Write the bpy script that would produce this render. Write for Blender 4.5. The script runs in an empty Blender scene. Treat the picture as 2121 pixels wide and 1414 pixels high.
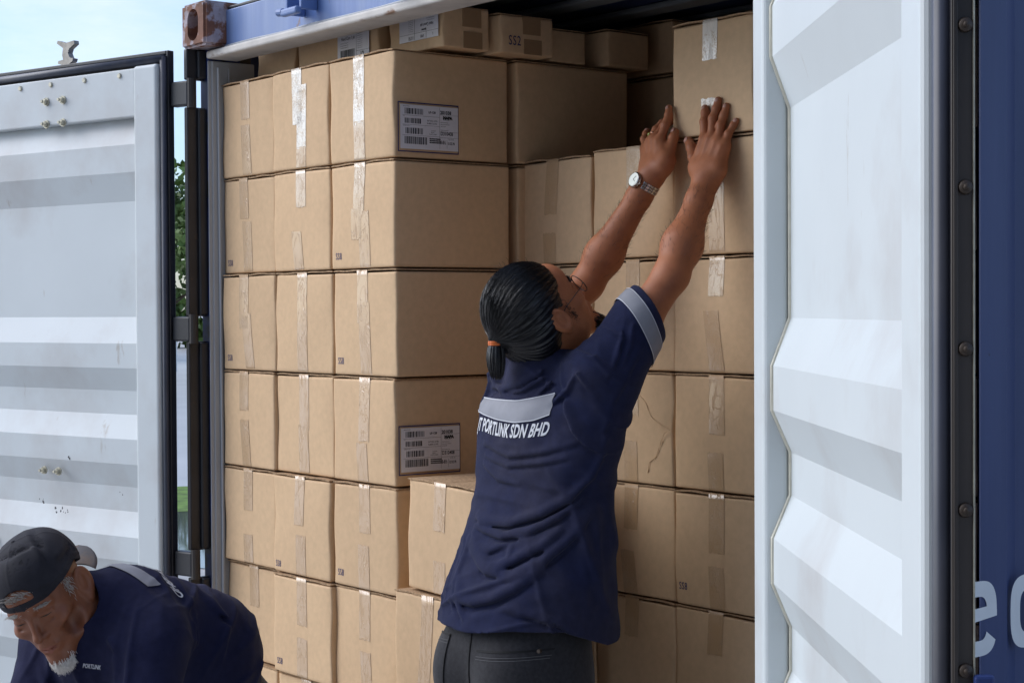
import bpy, bmesh, math, random
import numpy as np
from mathutils import Vector, Matrix
from mathutils.bvhtree import BVHTree

# ------------------------------------------------------------------ camera, light, exposure
SC = bpy.context.scene
COL = SC.collection
R = math.radians

cam_d = bpy.data.cameras.new('camera')
cam = bpy.data.objects.new('camera', cam_d)
COL.objects.link(cam)
cam_d.sensor_width = 36.0
cam_d.lens = 3629.2 / 2121 * 36.0
cam_d.clip_start = 0.05
cam_d.clip_end = 3000
yaw, pit, roll = R(52.334), R(1.0424), R(-0.3082)
fw = Vector((-math.sin(yaw) * math.cos(pit), math.cos(yaw) * math.cos(pit), -math.sin(pit)))
r0 = Vector((math.cos(yaw), math.sin(yaw), 0))
u0 = r0.cross(fw)
rr = r0 * math.cos(roll) + u0 * math.sin(roll)
uu = -r0 * math.sin(roll) + u0 * math.cos(roll)
CAMP = Vector((4.2867, -2.3063, 1.7571))
cam.matrix_world = Matrix(((rr.x, uu.x, -fw.x, CAMP.x), (rr.y, uu.y, -fw.y, CAMP.y), (rr.z, uu.z, -fw.z, CAMP.z), (0, 0, 0, 1)))
SC.camera = cam

SUN = Vector((-0.60, -0.50, 0.62)).normalized()
w = bpy.data.worlds.new('World')
SC.world = w
w.use_nodes = True
nt = w.node_tree
sky = nt.nodes.new('ShaderNodeTexSky')
sky.sky_type = 'NISHITA'
sky.sun_disc = False
sky.sun_elevation = math.asin(SUN.z)
sky.sun_rotation = math.atan2(SUN.x, SUN.y)
sky.air_density = 1.0
sky.dust_density = 1.3
sky.ozone_density = 1.3
bg = nt.nodes['Background']
# thin high cloud over the blue
ctc = nt.nodes.new('ShaderNodeTexCoord'); cmp_ = nt.nodes.new('ShaderNodeMapping'); cmp_.inputs['Scale'].default_value = (1, 1, 3.2)
cn = nt.nodes.new('ShaderNodeTexNoise'); cn.inputs['Scale'].default_value = 2.6; cn.inputs['Detail'].default_value = 7; cn.inputs['Roughness'].default_value = .62
nt.links.new(ctc.outputs['Generated'], cmp_.inputs['Vector']); nt.links.new(cmp_.outputs[0], cn.inputs['Vector'])
cr_ = nt.nodes.new('ShaderNodeMapRange'); cr_.inputs[1].default_value = .42; cr_.inputs[2].default_value = .72; cr_.inputs[4].default_value = .6
nt.links.new(cn.outputs['Fac'], cr_.inputs[0])
ml = nt.nodes.new('ShaderNodeMix'); ml.data_type = 'RGBA'; ml.blend_type = 'MULTIPLY'; ml.inputs[0].default_value = 1; ml.inputs[7].default_value = (.72, .82, 1.0, 1)
nt.links.new(sky.outputs[0], ml.inputs[6])
mc_ = nt.nodes.new('ShaderNodeMix'); mc_.data_type = 'RGBA'; mc_.inputs[7].default_value = (5.6, 5.6, 5.6, 1)
nt.links.new(cr_.outputs[0], mc_.inputs[0]); nt.links.new(ml.outputs[2], mc_.inputs[6])
nt.links.new(mc_.outputs[2], bg.inputs[0])
bg.inputs[1].default_value = 0.14
sl = bpy.data.lights.new('sun', 'SUN')
sl.energy = 1.55
sl.angle = R(60)
sl.color = (1.0, 0.965, 0.92)
so = bpy.data.objects.new('sun', sl)
COL.objects.link(so)
so.rotation_euler = SUN.to_track_quat('Z', 'Y').to_euler()
SC.view_settings.view_transform = 'Standard'
SC.view_settings.look = 'None'
SC.view_settings.exposure = 0.62
SC.view_settings.gamma = 1.0
SC.render.engine = 'CYCLES'
SC.cycles.use_denoising = True
SC.cycles.max_bounces = 8

# ------------------------------------------------------------------ helpers
def tag(o, label=None, cat=None, group=None, kind=None):
    if label: o['label'] = label
    if cat: o['category'] = cat
    if group: o['group'] = group
    if kind: o['kind'] = kind
    return o

def empty(name, loc, label=None, cat=None, group=None):
    o = bpy.data.objects.new(name, None)
    o.empty_display_size = 0.1
    COL.objects.link(o)
    o.location = loc
    return tag(o, label, cat, group)

def link(name, me, mats, parent=None, smooth=False):
    if not isinstance(mats, (list, tuple)): mats = [mats]
    for m in mats: me.materials.append(m)
    if smooth: me.polygons.foreach_set('use_smooth', [True] * len(me.polygons))
    o = bpy.data.objects.new(name, me)
    COL.objects.link(o)
    if parent is not None:
        o.parent = parent
        def wm(q): return (wm(q.parent) @ q.matrix_parent_inverse if q.parent else Matrix.Identity(4)) @ q.matrix_basis
        off = wm(parent)
        o.matrix_parent_inverse = off.inverted()
    return o

class MB:
    """collects shapes given in world space and links them as one mesh"""
    def __init__(self): self.bm = bmesh.new()
    def box(self, lo, hi, bev=0.0, seg=2, mat=0, M=None):
        b = bmesh.new()
        bmesh.ops.create_cube(b, size=1.0)
        lo = Vector(lo); hi = Vector(hi)
        for v in b.verts:
            v.co = Vector([(lo[i] + hi[i]) / 2 + v.co[i] * (hi[i] - lo[i]) for i in range(3)])
        if bev > 0: bmesh.ops.bevel(b, geom=b.edges[:], offset=bev, segments=seg, profile=0.5, affect='EDGES')
        return self.join(b, mat, M)
    def join(self, b, mat=0, M=None):
        if M is not None: bmesh.ops.transform(b, matrix=M, verts=b.verts)
        for f in b.faces: f.material_index = mat
        me = bpy.data.meshes.new('t')
        b.to_mesh(me); b.free()
        self.bm.from_mesh(me)
        bpy.data.meshes.remove(me)
        return self
    def raw(self, vs, fs, mat=0, M=None):
        V = [self.bm.verts.new(M @ Vector(v) if M is not None else v) for v in vs]
        for f in fs:
            try:
                q = self.bm.faces.new([V[i] for i in f]); q.material_index = mat
            except ValueError: pass
        return self
    def prism(self, pts, axis, a, b, mat=0, M=None):
        """polygon of 2-D pts extruded along axis from a to b"""
        def P(p, t):
            q = [p[0], p[1]]; q.insert(axis, t); return q
        n = len(pts)
        vs = [P(p, a) for p in pts] + [P(p, b) for p in pts]
        fs = [list(range(n))[::-1], [n + i for i in range(n)]]
        fs += [(i, (i + 1) % n, n + (i + 1) % n, n + i) for i in range(n)]
        return self.raw(vs, fs, mat, M)
    def cyl(self, a, b, r, r2=None, n=16, mat=0, M=None):
        a = Vector(a); b = Vector(b); r2 = r if r2 is None else r2
        d = (b - a)
        bb = bmesh.new()
        bmesh.ops.create_cone(bb, cap_ends=True, segments=n, radius1=r, radius2=r2, depth=d.length)
        T = Matrix.Translation((a + b) / 2) @ d.to_track_quat('Z', 'Y').to_matrix().to_4x4()
        bmesh.ops.transform(bb, matrix=T, verts=bb.verts)
        return self.join(bb, mat, M)
    def tube(self, pts, r, n=8, mat=0):
        pts = [Vector(p) for p in pts]
        rs = r if isinstance(r, (list, tuple)) else [r] * len(pts)
        rings = []
        up = Vector((0.13, 0.31, 0.94))
        for i, p in enumerate(pts):
            t = (pts[min(i + 1, len(pts) - 1)] - pts[max(i - 1, 0)]).normalized()
            a = t.cross(up).normalized(); b = t.cross(a)
            rings.append([self.bm.verts.new(p + (a * math.cos(k * 2 * math.pi / n) + b * math.sin(k * 2 * math.pi / n)) * rs[i]) for k in range(n)])
        for i in range(len(rings) - 1):
            for k in range(n):
                f = self.bm.faces.new((rings[i][k], rings[i][(k + 1) % n], rings[i + 1][(k + 1) % n], rings[i + 1][k])); f.material_index = mat
        for rg in (rings[0][::-1], rings[-1]):
            try: f = self.bm.faces.new(rg); f.material_index = mat
            except ValueError: pass
        return self
    def build(self, name, mats, parent=None, smooth=False):
        bmesh.ops.recalc_face_normals(self.bm, faces=self.bm.faces)
        me = bpy.data.meshes.new(name)
        self.bm.to_mesh(me); self.bm.free()
        o = link(name, me, mats, parent, smooth)
        return o

def mesh_obj(name, V, F, mats, parent=None, smooth=True):
    me = bpy.data.meshes.new(name)
    V = np.asarray(V, dtype=np.float32)
    if isinstance(F, np.ndarray):
        n = len(F); k = F.shape[1]
        me.vertices.add(len(V)); me.vertices.foreach_set('co', V.ravel())
        me.loops.add(n * k); me.loops.foreach_set('vertex_index', F.astype(np.int32).ravel())
        me.polygons.add(n)
        me.polygons.foreach_set('loop_start', np.arange(0, n * k, k, dtype=np.int32))
        me.update(calc_edges=True)
        me.validate()
    else:
        me.from_pydata([tuple(map(float, v)) for v in V], [], F)
    return link(name, me, mats, parent, smooth)

# ---------------- materials
def mat(name, col, rough=0.6, metal=0.0, spec=0.5, noise=0.0, nscale=8.0, bump=0.0, bscale=200.0, stretch=(1, 1, 1),
        col2=None, c2scale=3.0, c2lo=0.55, c2hi=0.7, coat=0.0, sheen=0.0, sss=0.0, bdist=0.001, rnd=0.0, c2stretch=(1, 1, 1), detail=4.0,
        col3=None, c3scale=8.0, c3lo=.70, c3hi=.76, c3stretch=(1, 1, 1), c3f=1.0):
    m = bpy.data.materials.new(name)
    m.use_nodes = True
    t = m.node_tree; N = t.nodes; L = t.links
    b = N['Principled BSDF']
    b.inputs['Roughness'].default_value = rough
    b.inputs['Metallic'].default_value = metal
    b.inputs['Specular IOR Level'].default_value = spec
    b.inputs['Coat Weight'].default_value = coat
    b.inputs['Sheen Weight'].default_value = sheen
    b.inputs['Coat Roughness'].default_value = 0.14
    if sss > 0:
        b.inputs['Subsurface Weight'].default_value = sss
        b.inputs['Subsurface Radius'].default_value = (0.012, 0.005, 0.003)
        b.inputs['Subsurface Scale'].default_value = 1.0
    tc = N.new('ShaderNodeTexCoord')
    cur = None
    vec = tc.outputs['Object']
    if rnd > 0:
        oj = N.new('ShaderNodeObjectInfo'); sc_ = N.new('ShaderNodeVectorMath'); sc_.operation = 'SCALE'; sc_.inputs[0].default_value = (37, 19, 53)
        L.new(oj.outputs['Random'], sc_.inputs['Scale'])
        ad_ = N.new('ShaderNodeVectorMath'); ad_.operation = 'ADD'; L.new(vec, ad_.inputs[0]); L.new(sc_.outputs[0], ad_.inputs[1]); vec = ad_.outputs[0]
    rgb = N.new('ShaderNodeRGB'); rgb.outputs[0].default_value = (*col, 1); cur = rgb.outputs[0]
    def nz(scale, st, det=4.0, rg=0.55):
        mp = N.new('ShaderNodeMapping'); mp.inputs['Scale'].default_value = st
        L.new(vec, mp.inputs['Vector'])
        n = N.new('ShaderNodeTexNoise'); n.inputs['Scale'].default_value = scale; n.inputs['Detail'].default_value = det
        n.inputs['Roughness'].default_value = rg
        L.new(mp.outputs[0], n.inputs['Vector'])
        return n.outputs['Fac']
    if col2 is not None:
        rp = N.new('ShaderNodeMapRange'); rp.inputs[1].default_value = c2lo; rp.inputs[2].default_value = c2hi
        L.new(nz(c2scale, c2stretch, 6.0, 0.6), rp.inputs[0])
        mx = N.new('ShaderNodeMix'); mx.data_type = 'RGBA'
        L.new(rp.outputs[0], mx.inputs[0]); L.new(cur, mx.inputs[6]); mx.inputs[7].default_value = (*col2, 1)
        cur = mx.outputs[2]
    if col3 is not None:
        rp = N.new('ShaderNodeMapRange'); rp.inputs[1].default_value = c3lo; rp.inputs[2].default_value = c3hi; rp.inputs[4].default_value = c3f
        L.new(nz(c3scale, c3stretch, 8.0, 0.65), rp.inputs[0])
        mx = N.new('ShaderNodeMix'); mx.data_type = 'RGBA'
        L.new(rp.outputs[0], mx.inputs[0]); L.new(cur, mx.inputs[6]); mx.inputs[7].default_value = (*col3, 1)
        cur = mx.outputs[2]
    if noise > 0:
        rp = N.new('ShaderNodeMapRange'); rp.inputs[1].default_value = 0.3; rp.inputs[2].default_value = 0.7
        rp.inputs[3].default_value = 1 - noise; rp.inputs[4].default_value = 1 + noise
        L.new(nz(nscale, stretch, detail), rp.inputs[0])
        hs = N.new('ShaderNodeHueSaturation'); L.new(cur, hs.inputs['Color']); L.new(rp.outputs[0], hs.inputs['Value'])
        cur = hs.outputs[0]
    if rnd > 0:
        oi = N.new('ShaderNodeObjectInfo')
        rp = N.new('ShaderNodeMapRange'); rp.inputs[3].default_value = 1 - rnd; rp.inputs[4].default_value = 1 + rnd
        L.new(oi.outputs['Random'], rp.inputs[0])
        hs = N.new('ShaderNodeHueSaturation'); L.new(cur, hs.inputs['Color']); L.new(rp.outputs[0], hs.inputs['Value'])
        cur = hs.outputs[0]
    L.new(cur, b.inputs['Base Color'])
    if bump > 0:
        bp = N.new('ShaderNodeBump'); bp.inputs['Strength'].default_value = bump; bp.inputs['Distance'].default_value = bdist
        L.new(nz(bscale, stretch), bp.inputs['Height']); L.new(bp.outputs[0], b.inputs['Normal'])
    return m

M = {}
M['card'] = mat('cardboard', (0.67, 0.465, 0.275), 0.75, spec=0.25, noise=0.05, nscale=60, stretch=(1, 1, 1), bump=0.25, bscale=420, bdist=0.0006, rnd=0.05,
                col2=(0.64, 0.44, 0.26), c2scale=3, c2lo=0.4, c2hi=0.7,
                col3=(0.50, 0.34, 0.20), c3scale=11, c3lo=.66, c3hi=.74, c3f=.35)
M['cardedge'] = mat('cardboard_cut_edge', (0.40, 0.26, 0.145), 0.9, noise=0.35, nscale=160, stretch=(1, 1, 1), bump=0.6, bscale=300)
M['white'] = mat('white_paint', (0.595, 0.645, 0.66), 0.42, spec=0.4, noise=0.03, nscale=3, bump=0.12, bscale=14, bdist=0.004,
                 col2=(0.50, 0.505, 0.50), c2scale=2.6, c2lo=0.52, c2hi=0.75,
                 col3=(0.30, 0.24, 0.17), c3scale=9, c3lo=.655, c3hi=.74, c3stretch=(1.6, 1.6, .35), c3f=.75)
M['caulk'] = mat('caulk', (0.62, 0.60, 0.50), 0.6, noise=0.12, nscale=40)
M['greypaint'] = mat('grey_paint', (0.38, 0.40, 0.42), 0.5, noise=0.12, nscale=10, col2=(0.30, 0.24, 0.18), c2scale=9, c2lo=0.66, c2hi=0.74, stretch=(1, 1, .2))
M['cream'] = mat('weathered_cream_paint', (0.55, 0.52, 0.48), 0.55, noise=0.15, nscale=14, col2=(0.22, 0.12, 0.07), c2scale=13, c2lo=0.66, c2hi=0.72, c2stretch=(.35, 1, 1), bump=0.4, bscale=30, bdist=0.002)
M['blue'] = mat('faded_sky_lit_blue_paint', (0.10, 0.175, 0.40), 0.40, spec=0.5, noise=0.10, nscale=7, stretch=(1.5, 1.5, .3), col2=(0.19, 0.27, 0.47), c2scale=5, c2lo=0.42, c2hi=0.7, c2stretch=(2.4, 1, .2),
                col3=(.16, .09, .06), c3scale=12, c3lo=.66, c3hi=.70, c3stretch=(1, 1, .5))  # header blue: some fading, plus sky reflection lightened into the colour
M['navy'] = mat('navy_side_paint', (0.027, 0.045, 0.130), 0.5, spec=0.35, noise=0.12, nscale=6, stretch=(1, 1, .15), col3=(.015, .018, .03), c3scale=30, c3lo=.72, c3hi=.75, col2=(.045,.065,.16), c2scale=4, c2lo=.45, c2hi=.7, c2stretch=(2,2,.15))
M['darkblue'] = mat('dark_blue_paint', (0.012, 0.025, 0.12), 0.45, noise=0.3, nscale=12, col2=(0.02, 0.016, 0.013), c2scale=14, c2lo=0.5, c2hi=0.6)
M['black'] = mat('black_paint', (0.016, 0.017, 0.022), 0.42, noise=0.3, nscale=15, col2=(0.08, 0.045, 0.03), c2scale=18, c2lo=0.66, c2hi=0.74)
M['rubber'] = mat('gasket_rubber', (0.045, 0.052, 0.075), 0.38, noise=0.2, nscale=8, col2=(0.09, 0.09, 0.10), c2scale=6, c2lo=0.5, c2hi=0.7, c2stretch=(1, 1, .2))
M['strip'] = mat('steel_strip', (0.045, 0.037, 0.032), 0.55, noise=0.3, nscale=12, stretch=(1, 1, .2), col2=(.018, .017, .018), c2scale=9, c2lo=.45, c2hi=.65, c2stretch=(1, 1, .3))
M['rust'] = mat('rusty_steel', (0.20, 0.085, 0.05), 0.75, noise=0.35, nscale=18, col2=(0.38, 0.33, 0.36), c2scale=16, c2lo=0.50, c2hi=0.56, bump=0.5, bscale=50, bdist=0.002)
M['bolt'] = mat('zinc_bolt', (0.50, 0.48, 0.38), 0.45, metal=0.35, noise=0.2, nscale=60)
M['ink'] = mat('navy_ink', (0.035, 0.035, 0.13), 0.7)
M['blackink'] = mat('black_ink', (0.018, 0.018, 0.022), 0.6)
M['paper'] = mat('label_paper', (0.72, 0.72, 0.76), 0.45, noise=0.02, nscale=8)
M['letter'] = mat('white_lettering', (0.66, 0.68, 0.68), 0.45, noise=0.06, nscale=9, col2=(0.50, 0.42, 0.30), c2scale=20, c2lo=0.6, c2hi=0.8, c2stretch=(3, 3, .12))
M['dark_int'] = mat('container_interior_paint', (0.20, 0.22, 0.23), 0.6, noise=0.1, nscale=5)
M['ply'] = mat('plywood_floor', (0.16, 0.10, 0.06), 0.7, noise=0.3, nscale=6, stretch=(6, .5, 1))

def tape_mat(name, base, pale, lo, hi, rough=0.17):
    m = bpy.data.materials.new(name); m.use_nodes = True
    t = m.node_tree; N = t.nodes; L = t.links
    b = N['Principled BSDF']
    b.inputs['Roughness'].default_value = rough
    b.inputs['Specular IOR Level'].default_value = 0.55
    tc = N.new('ShaderNodeTexCoord')
    oi = N.new('ShaderNodeObjectInfo')
    ad = N.new('ShaderNodeVectorMath'); ad.operation = 'ADD'
    cx = N.new('ShaderNodeVectorMath'); cx.operation = 'SCALE'
    L.new(oi.outputs['Random'], cx.inputs['Scale']); cx.inputs[0].default_value = (37, 11, 23)
    L.new(tc.outputs['Object'], ad.inputs[0]); L.new(cx.outputs[0], ad.inputs[1])
    n1 = N.new('ShaderNodeTexNoise'); n1.inputs['Scale'].default_value = 14; n1.inputs['Detail'].default_value = 5
    L.new(ad.outputs[0], n1.inputs['Vector'])
    vr = N.new('ShaderNodeTexNoise'); vr.inputs['Scale'].default_value = 260; vr.inputs['Detail'].default_value = 2
    L.new(ad.outputs[0], vr.inputs['Vector'])
    mr = N.new('ShaderNodeMapRange'); mr.inputs[1].default_value = lo + .25; mr.inputs[2].default_value = hi + .25
    s = N.new('ShaderNodeMath'); s.operation = 'MULTIPLY_ADD'; s.inputs[1].default_value = 0.55
    L.new(vr.outputs['Fac'], s.inputs[0]); L.new(n1.outputs['Fac'], s.inputs[2])
    L.new(s.outputs[0], mr.inputs[0])
    mx = N.new('ShaderNodeMix'); mx.data_type = 'RGBA'
    L.new(mr.outputs[0], mx.inputs[0]); mx.inputs[6].default_value = (*base, 1); mx.inputs[7].default_value = (*pale, 1)
    L.new(mx.outputs[2], b.inputs['Base Color'])
    mp = N.new('ShaderNodeMapping'); mp.inputs['Scale'].default_value = (1, 1, .35); mp.inputs['Rotation'].default_value = (0, .5, 0)
    L.new(ad.outputs[0], mp.inputs['Vector'])
    w1 = N.new('ShaderNodeTexNoise'); w1.inputs['Scale'].default_value = 42; w1.inputs['Detail'].default_value = 3; w1.inputs['Distortion'].default_value = 1.2
    L.new(mp.outputs[0], w1.inputs['Vector'])
    rd = N.new('ShaderNodeMath'); rd.operation = 'SUBTRACT'; rd.inputs[1].default_value = 0.5; L.new(w1.outputs['Fac'], rd.inputs[0])
    ab = N.new('ShaderNodeMath'); ab.operation = 'ABSOLUTE'; L.new(rd.outputs[0], ab.inputs[0])
    pw = N.new('ShaderNodeMapRange'); pw.inputs[1].default_value = 0; pw.inputs[2].default_value = 0.035; pw.inputs[3].default_value = 1; pw.inputs[4].default_value = 0
    L.new(ab.outputs[0], pw.inputs[0])
    bp = N.new('ShaderNodeBump'); bp.inputs['Strength'].default_value = 1.0; bp.inputs['Distance'].default_value = 0.0022
    L.new(pw.outputs[0], bp.inputs['Height'])
    bp2 = N.new('ShaderNodeBump'); bp2.inputs['Strength'].default_value = 0.25; bp2.inputs['Distance'].default_value = 0.001
    L.new(vr.outputs['Fac'], bp2.inputs['Height']); L.new(bp.outputs[0], bp2.inputs['Normal'])
    b.inputs['Roughness'].default_value = .45
    b.inputs['Coat Weight'].default_value = 1.0; b.inputs['Coat Roughness'].default_value = rough * .5; b.inputs['Coat IOR'].default_value = 1.6
    L.new(bp2.outputs[0], b.inputs['Coat Normal'])
    return m
M['tape'] = tape_mat('brown_clear_tape', (0.56, 0.365, 0.195), (0.60, 0.42, 0.26), 0.5, 0.85)
M['tape2'] = tape_mat('bubbled_tape_pale_shine', (0.575, 0.385, 0.215), (0.67, 0.51, 0.34), 0.40, 0.62, 0.22)  # pale patches: air bubbles, plus tape shine painted into the colour
M['tape3'] = tape_mat('bubbled_tape_white_shine', (0.60, 0.45, 0.29), (0.84, 0.78, 0.68), 0.42, 0.58, 0.3)  # whiter patches: bubbles, plus white sky glints put into the colour

# ---------------- text as flat geometry
_font = None
def text_polys(s, size=1.0, xs=1.0, bold=0.0, shear=0.0, align='LEFT', spacing=1.0):
    c = bpy.data.curves.new('t', 'FONT')
    c.body = s; c.size = size; c.offset = bold; c.shear = shear; c.align_x = align; c.space_character = spacing
    c.resolution_u = 3
    o = bpy.data.objects.new('t', c); COL.objects.link(o)
    dg = bpy.context.evaluated_depsgraph_get()
    me = bpy.data.meshes.new_from_object(o.evaluated_get(dg))
    V = [(v.co.x * xs, v.co.y) for v in me.vertices]
    F = [tuple(p.vertices) for p in me.polygons]
    bpy.data.objects.remove(o); bpy.data.curves.remove(c); bpy.data.meshes.remove(me)
    return V, F

def put(mb, poly, org, ux, uy, mat=0):
    V, F = poly
    org = Vector(org); ux = Vector(ux); uy = Vector(uy)
    mb.raw([org + ux * v[0] + uy * v[1] for v in V], F, mat)
# ================================================================== SETTING
def ground():
    mb = MB()
    mb.raw([(-900, -900, 0), (900, -900, 0), (900, 900, 0), (-900, 900, 0)], [(0, 1, 2, 3)])
    g = mat('pale_concrete', (0.41, 0.40, 0.38), 0.55, noise=0.12, nscale=1.3, col2=(0.36, 0.35, 0.335), c2scale=0.5, c2lo=0.5, c2hi=0.6)
    tag(mb.build('ground', g), kind='structure')
ground()

# far yard seen in the slit beside the left door: direction of the slit from the camera
slit = (fw + rr * ((383 - 1060.5) / 3629.2)); slit.z = 0; slit.normalize()
side = Vector((-slit.y, slit.x, 0))
def far(d, s, z=0.0): 
    p = CAMP + slit * d + side * s
    return Vector((p.x, p.y, z))
def patch(name, d0, d1, s0, s1, m, z, kind='structure', jag=0.0):
    mb = MB()
    n = 24
    rnd = random.Random(5)
    a = [far(d0 + rnd.uniform(-jag, jag), s0 + (s1 - s0) * i / n, z) for i in range(n + 1)]
    b = [far(d1 + rnd.uniform(-jag, jag), s0 + (s1 - s0) * i / n, z) for i in range(n + 1)]
    mb.raw(a + b, [(i, i + 1, n + 2 + i, n + 1 + i) for i in range(n)])
    return tag(mb.build(name, m), kind=kind)
M['grass'] = mat('grass', (0.11, 0.20, 0.03), 0.9, noise=0.5, nscale=6)
M['puddle'] = mat('puddle_water', (0.10, 0.12, 0.11), 0.04, spec=0.9)
M['pale'] = mat('wet_pale_road', (0.50, 0.50, 0.50), 0.3, noise=0.1, nscale=0.6)
patch('road', 17.6, 82, -30, 30, M['pale'], 0.004)
patch('grass', 15.6, 17.6, -9, 9, M['grass'], 0.008, 'stuff', .25)
patch('puddle', 12.2, 15.7, -4, 4, M['puddle'], 0.006, 'structure', .3)

def tree(name, base, h, rad, seed, label):
    rnd = random.Random(seed); rg = np.random.default_rng(seed)
    root = empty(name, base, label, 'tree', 'trees beyond the yard')
    mb = MB(); pts = []
    x, y = 0, 0
    for i in range(6):
        pts.append(base + Vector((x, y, h * .5 * i / 5))); x += rnd.uniform(-.12, .12); y += rnd.uniform(-.12, .12)
    mb.tube(pts, [.26 - .03 * i for i in range(6)], 8)
    top = pts[-1]
    for k in range(7):
        a = rnd.uniform(0, 6.28); l = rad * rnd.uniform(.5, .9)
        p0 = pts[rnd.choice([2, 3, 4, 5])]
        mb.tube([p0, p0 + Vector((math.cos(a) * l * .5, math.sin(a) * l * .5, h * .12)), p0 + Vector((math.cos(a) * l, math.sin(a) * l, h * .28))], [.1, .06, .03], 6)
    mb.build('trunk', M['bark'], root)
    # crown of leaf-clump faces
    cl = rg.normal(size=(26, 3)); cl /= np.linalg.norm(cl, axis=1)[:, None]
    cl *= rg.uniform(.35, 1, (26, 1)); cl *= [rad, rad, h * .36]; cl += [0, 0, h * .62]
    cr = rg.uniform(.28, .5, 26) * rad
    n = 5200
    ci = rg.integers(0, 26, n)
    d = rg.normal(size=(n, 3)); d /= np.linalg.norm(d, axis=1)[:, None]
    P = cl[ci] + d * (cr[ci] * rg.uniform(.55, 1.05, n) ** .5)[:, None]
    P += np.array(base)
    u = rg.normal(size=(n, 3)); u /= np.linalg.norm(u, axis=1)[:, None]
    v = np.cross(u, rg.normal(size=(n, 3))); v /= np.linalg.norm(v, axis=1)[:, None]
    s = rg.uniform(.10, .22, n)[:, None]
    V = np.stack([P - u * s, P - v * s * .6, P + u * s, P + v * s * .6], 1).reshape(-1, 3)
    F = np.arange(n * 4).reshape(-1, 4)
    mesh_obj('crown', V, F, M['leaf'], root, smooth=False)
M['bark'] = mat('bark', (0.09, 0.065, 0.045), 0.9, noise=0.3, nscale=9)
M['leaf'] = mat('leaves', (0.10, 0.17, 0.035), 0.6, noise=0.35, nscale=.9)
tree('broadleaf_tree', far(64, 1.1), 7.4, 2.6, 3, 'green broadleaf tree behind the yard, filling the slit beside the left door')
tree('broadleaf_tree', far(60, -2.4), 6.6, 2.4, 8, 'green broadleaf tree just right of the one filling the slit, mostly behind the corner post')

for k_, (d_, s_, h_, r_, lab_) in enumerate([(70, 6.5, 8.2, 3.0, 'green broadleaf tree left of the one filling the slit, hidden by the left door'),
        (74, 13.0, 7.0, 2.8, 'tall green broadleaf tree far left behind the left door'), (78, 20.5, 9.0, 3.4, 'widest broadleaf tree at the far left of the yard'), (76, -9.5, 8.0, 3.0, 'green broadleaf tree hidden behind the container')]):
    tree('broadleaf_tree', far(d_, s_), h_, r_, 20 + k_, lab_)
def hedge():
    rg = np.random.default_rng(2); n = 9000
    t = rg.uniform(-34, 34, n); z = rg.uniform(0, 1, n) ** .7 * (2.1 + .6 * np.sin(t * .9) + .4 * np.sin(t * 2.3)); dd = rg.uniform(-1, 1, n)
    P = np.array(CAMP)[None] * [1, 1, 0] + np.array(slit)[None] * (86 + dd)[:, None] + np.array(side)[None] * t[:, None] + np.stack([0 * z, 0 * z, z], 1)
    u = rg.normal(size=(n, 3)); u /= np.linalg.norm(u, axis=1)[:, None]; v = np.cross(u, rg.normal(size=(n, 3))); v /= np.linalg.norm(v, axis=1)[:, None]
    s_ = rg.uniform(.18, .38, n)[:, None]
    V = np.stack([P - u * s_, P - v * s_ * .7, P + u * s_, P + v * s_ * .7], 1).reshape(-1, 3)
    tag(mesh_obj('hedge', V, np.arange(n * 4).reshape(-1, 4), M['leaf'], None, smooth=False), 'long green hedge closing off the far side of the yard', 'hedge')
hedge()
# red and white bollard far behind
def bollard():
    b = far(52, .30)
    root = empty('marker_post', b, 'red and white marker post at the edge of the far yard', 'post')
    mb = MB(); mb.cyl(b, b + Vector((0, 0, 1.6)), .07); mb.build('post', M['white'], root)
    mb = MB(); mb.cyl(b + Vector((0, 0, 1.05)), b + Vector((0, 0, 1.3)), .075); mb.build('red_band', mat('red_paint', (.55, .04, .03), .5), root)
bollard()

# ================================================================== CONTAINER
XL, XR = -0.055, 2.383            # outer faces
IL, IR = -0.03, 2.352             # inner faces
LEN = 6.0
CT = empty('shipping_container', (1.16, 0, 0), 'blue shipping container with both doors swung open, packed with brown cartons', 'container')

def corr(name, x_in, x_out, y0, y1, z0, z1, m, per=0.278):
    """vertical-corrugated side wall: x_in .. x_out are the two levels (outer skin), thickness 2 mm inward"""
    pts = []
    y = y0
    a, s, b = per * .26, per * .25, per * .24
    lev = [(0, x_out), (per * .26, x_out), (per * .51, x_in), (per * .75, x_in)]
    while y < y1:
        for o, x in lev:
            if y + o < y1: pts.append((y + o, x))
        y += per
    pts.append((y1, pts[-1][1]))
    th = -0.003 if x_out > x_in else 0.003
    V = []; n = len(pts)
    for zz in (z0, z1):
        V += [(x, yy, zz) for yy, x in pts]
        V += [(x + th, yy, zz) for yy, x in pts]
    mb = MB(); F = []
    for i in range(n - 1):
        F.append((i, i + 1, 2 * n + i + 1, 2 * n + i))
        F.append((n + i, n + i + 1, 3 * n + i + 1, 3 * n + i))
        F.append((i, i + 1, n + i + 1, n + i)); F.append((2 * n + i, 2 * n + i + 1, 3 * n + i + 1, 3 * n + i))
    F.append((0, n, 3 * n, 2 * n)); F.append((n - 1, 2 * n - 1, 4 * n - 1, 3 * n - 1))
    mb.raw(V, F)
    return mb.build(name, m, CT)
WR = corr('side_wall', XR - 0.036, XR - 0.002, 0.19, LEN, .16, 2.50, M['navy'])
corr('side_wall', XL + 0.036, XL + 0.002, 0.11, LEN, .16, 2.50, M['navy'])
mb = MB(); mb.box((XL, .10, 2.50), (XL + .06, LEN, 2.575), .004); mb.box((XR - .06, .10, 2.50), (XR, LEN, 2.575), .004)
mb.box((XL, .10, .02), (XL + .06, LEN, .16), .004); mb.box((XR - .06, .10, .02), (XR, LEN, .16), .004); mb.build('side_rail', M['navy'], CT)
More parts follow.
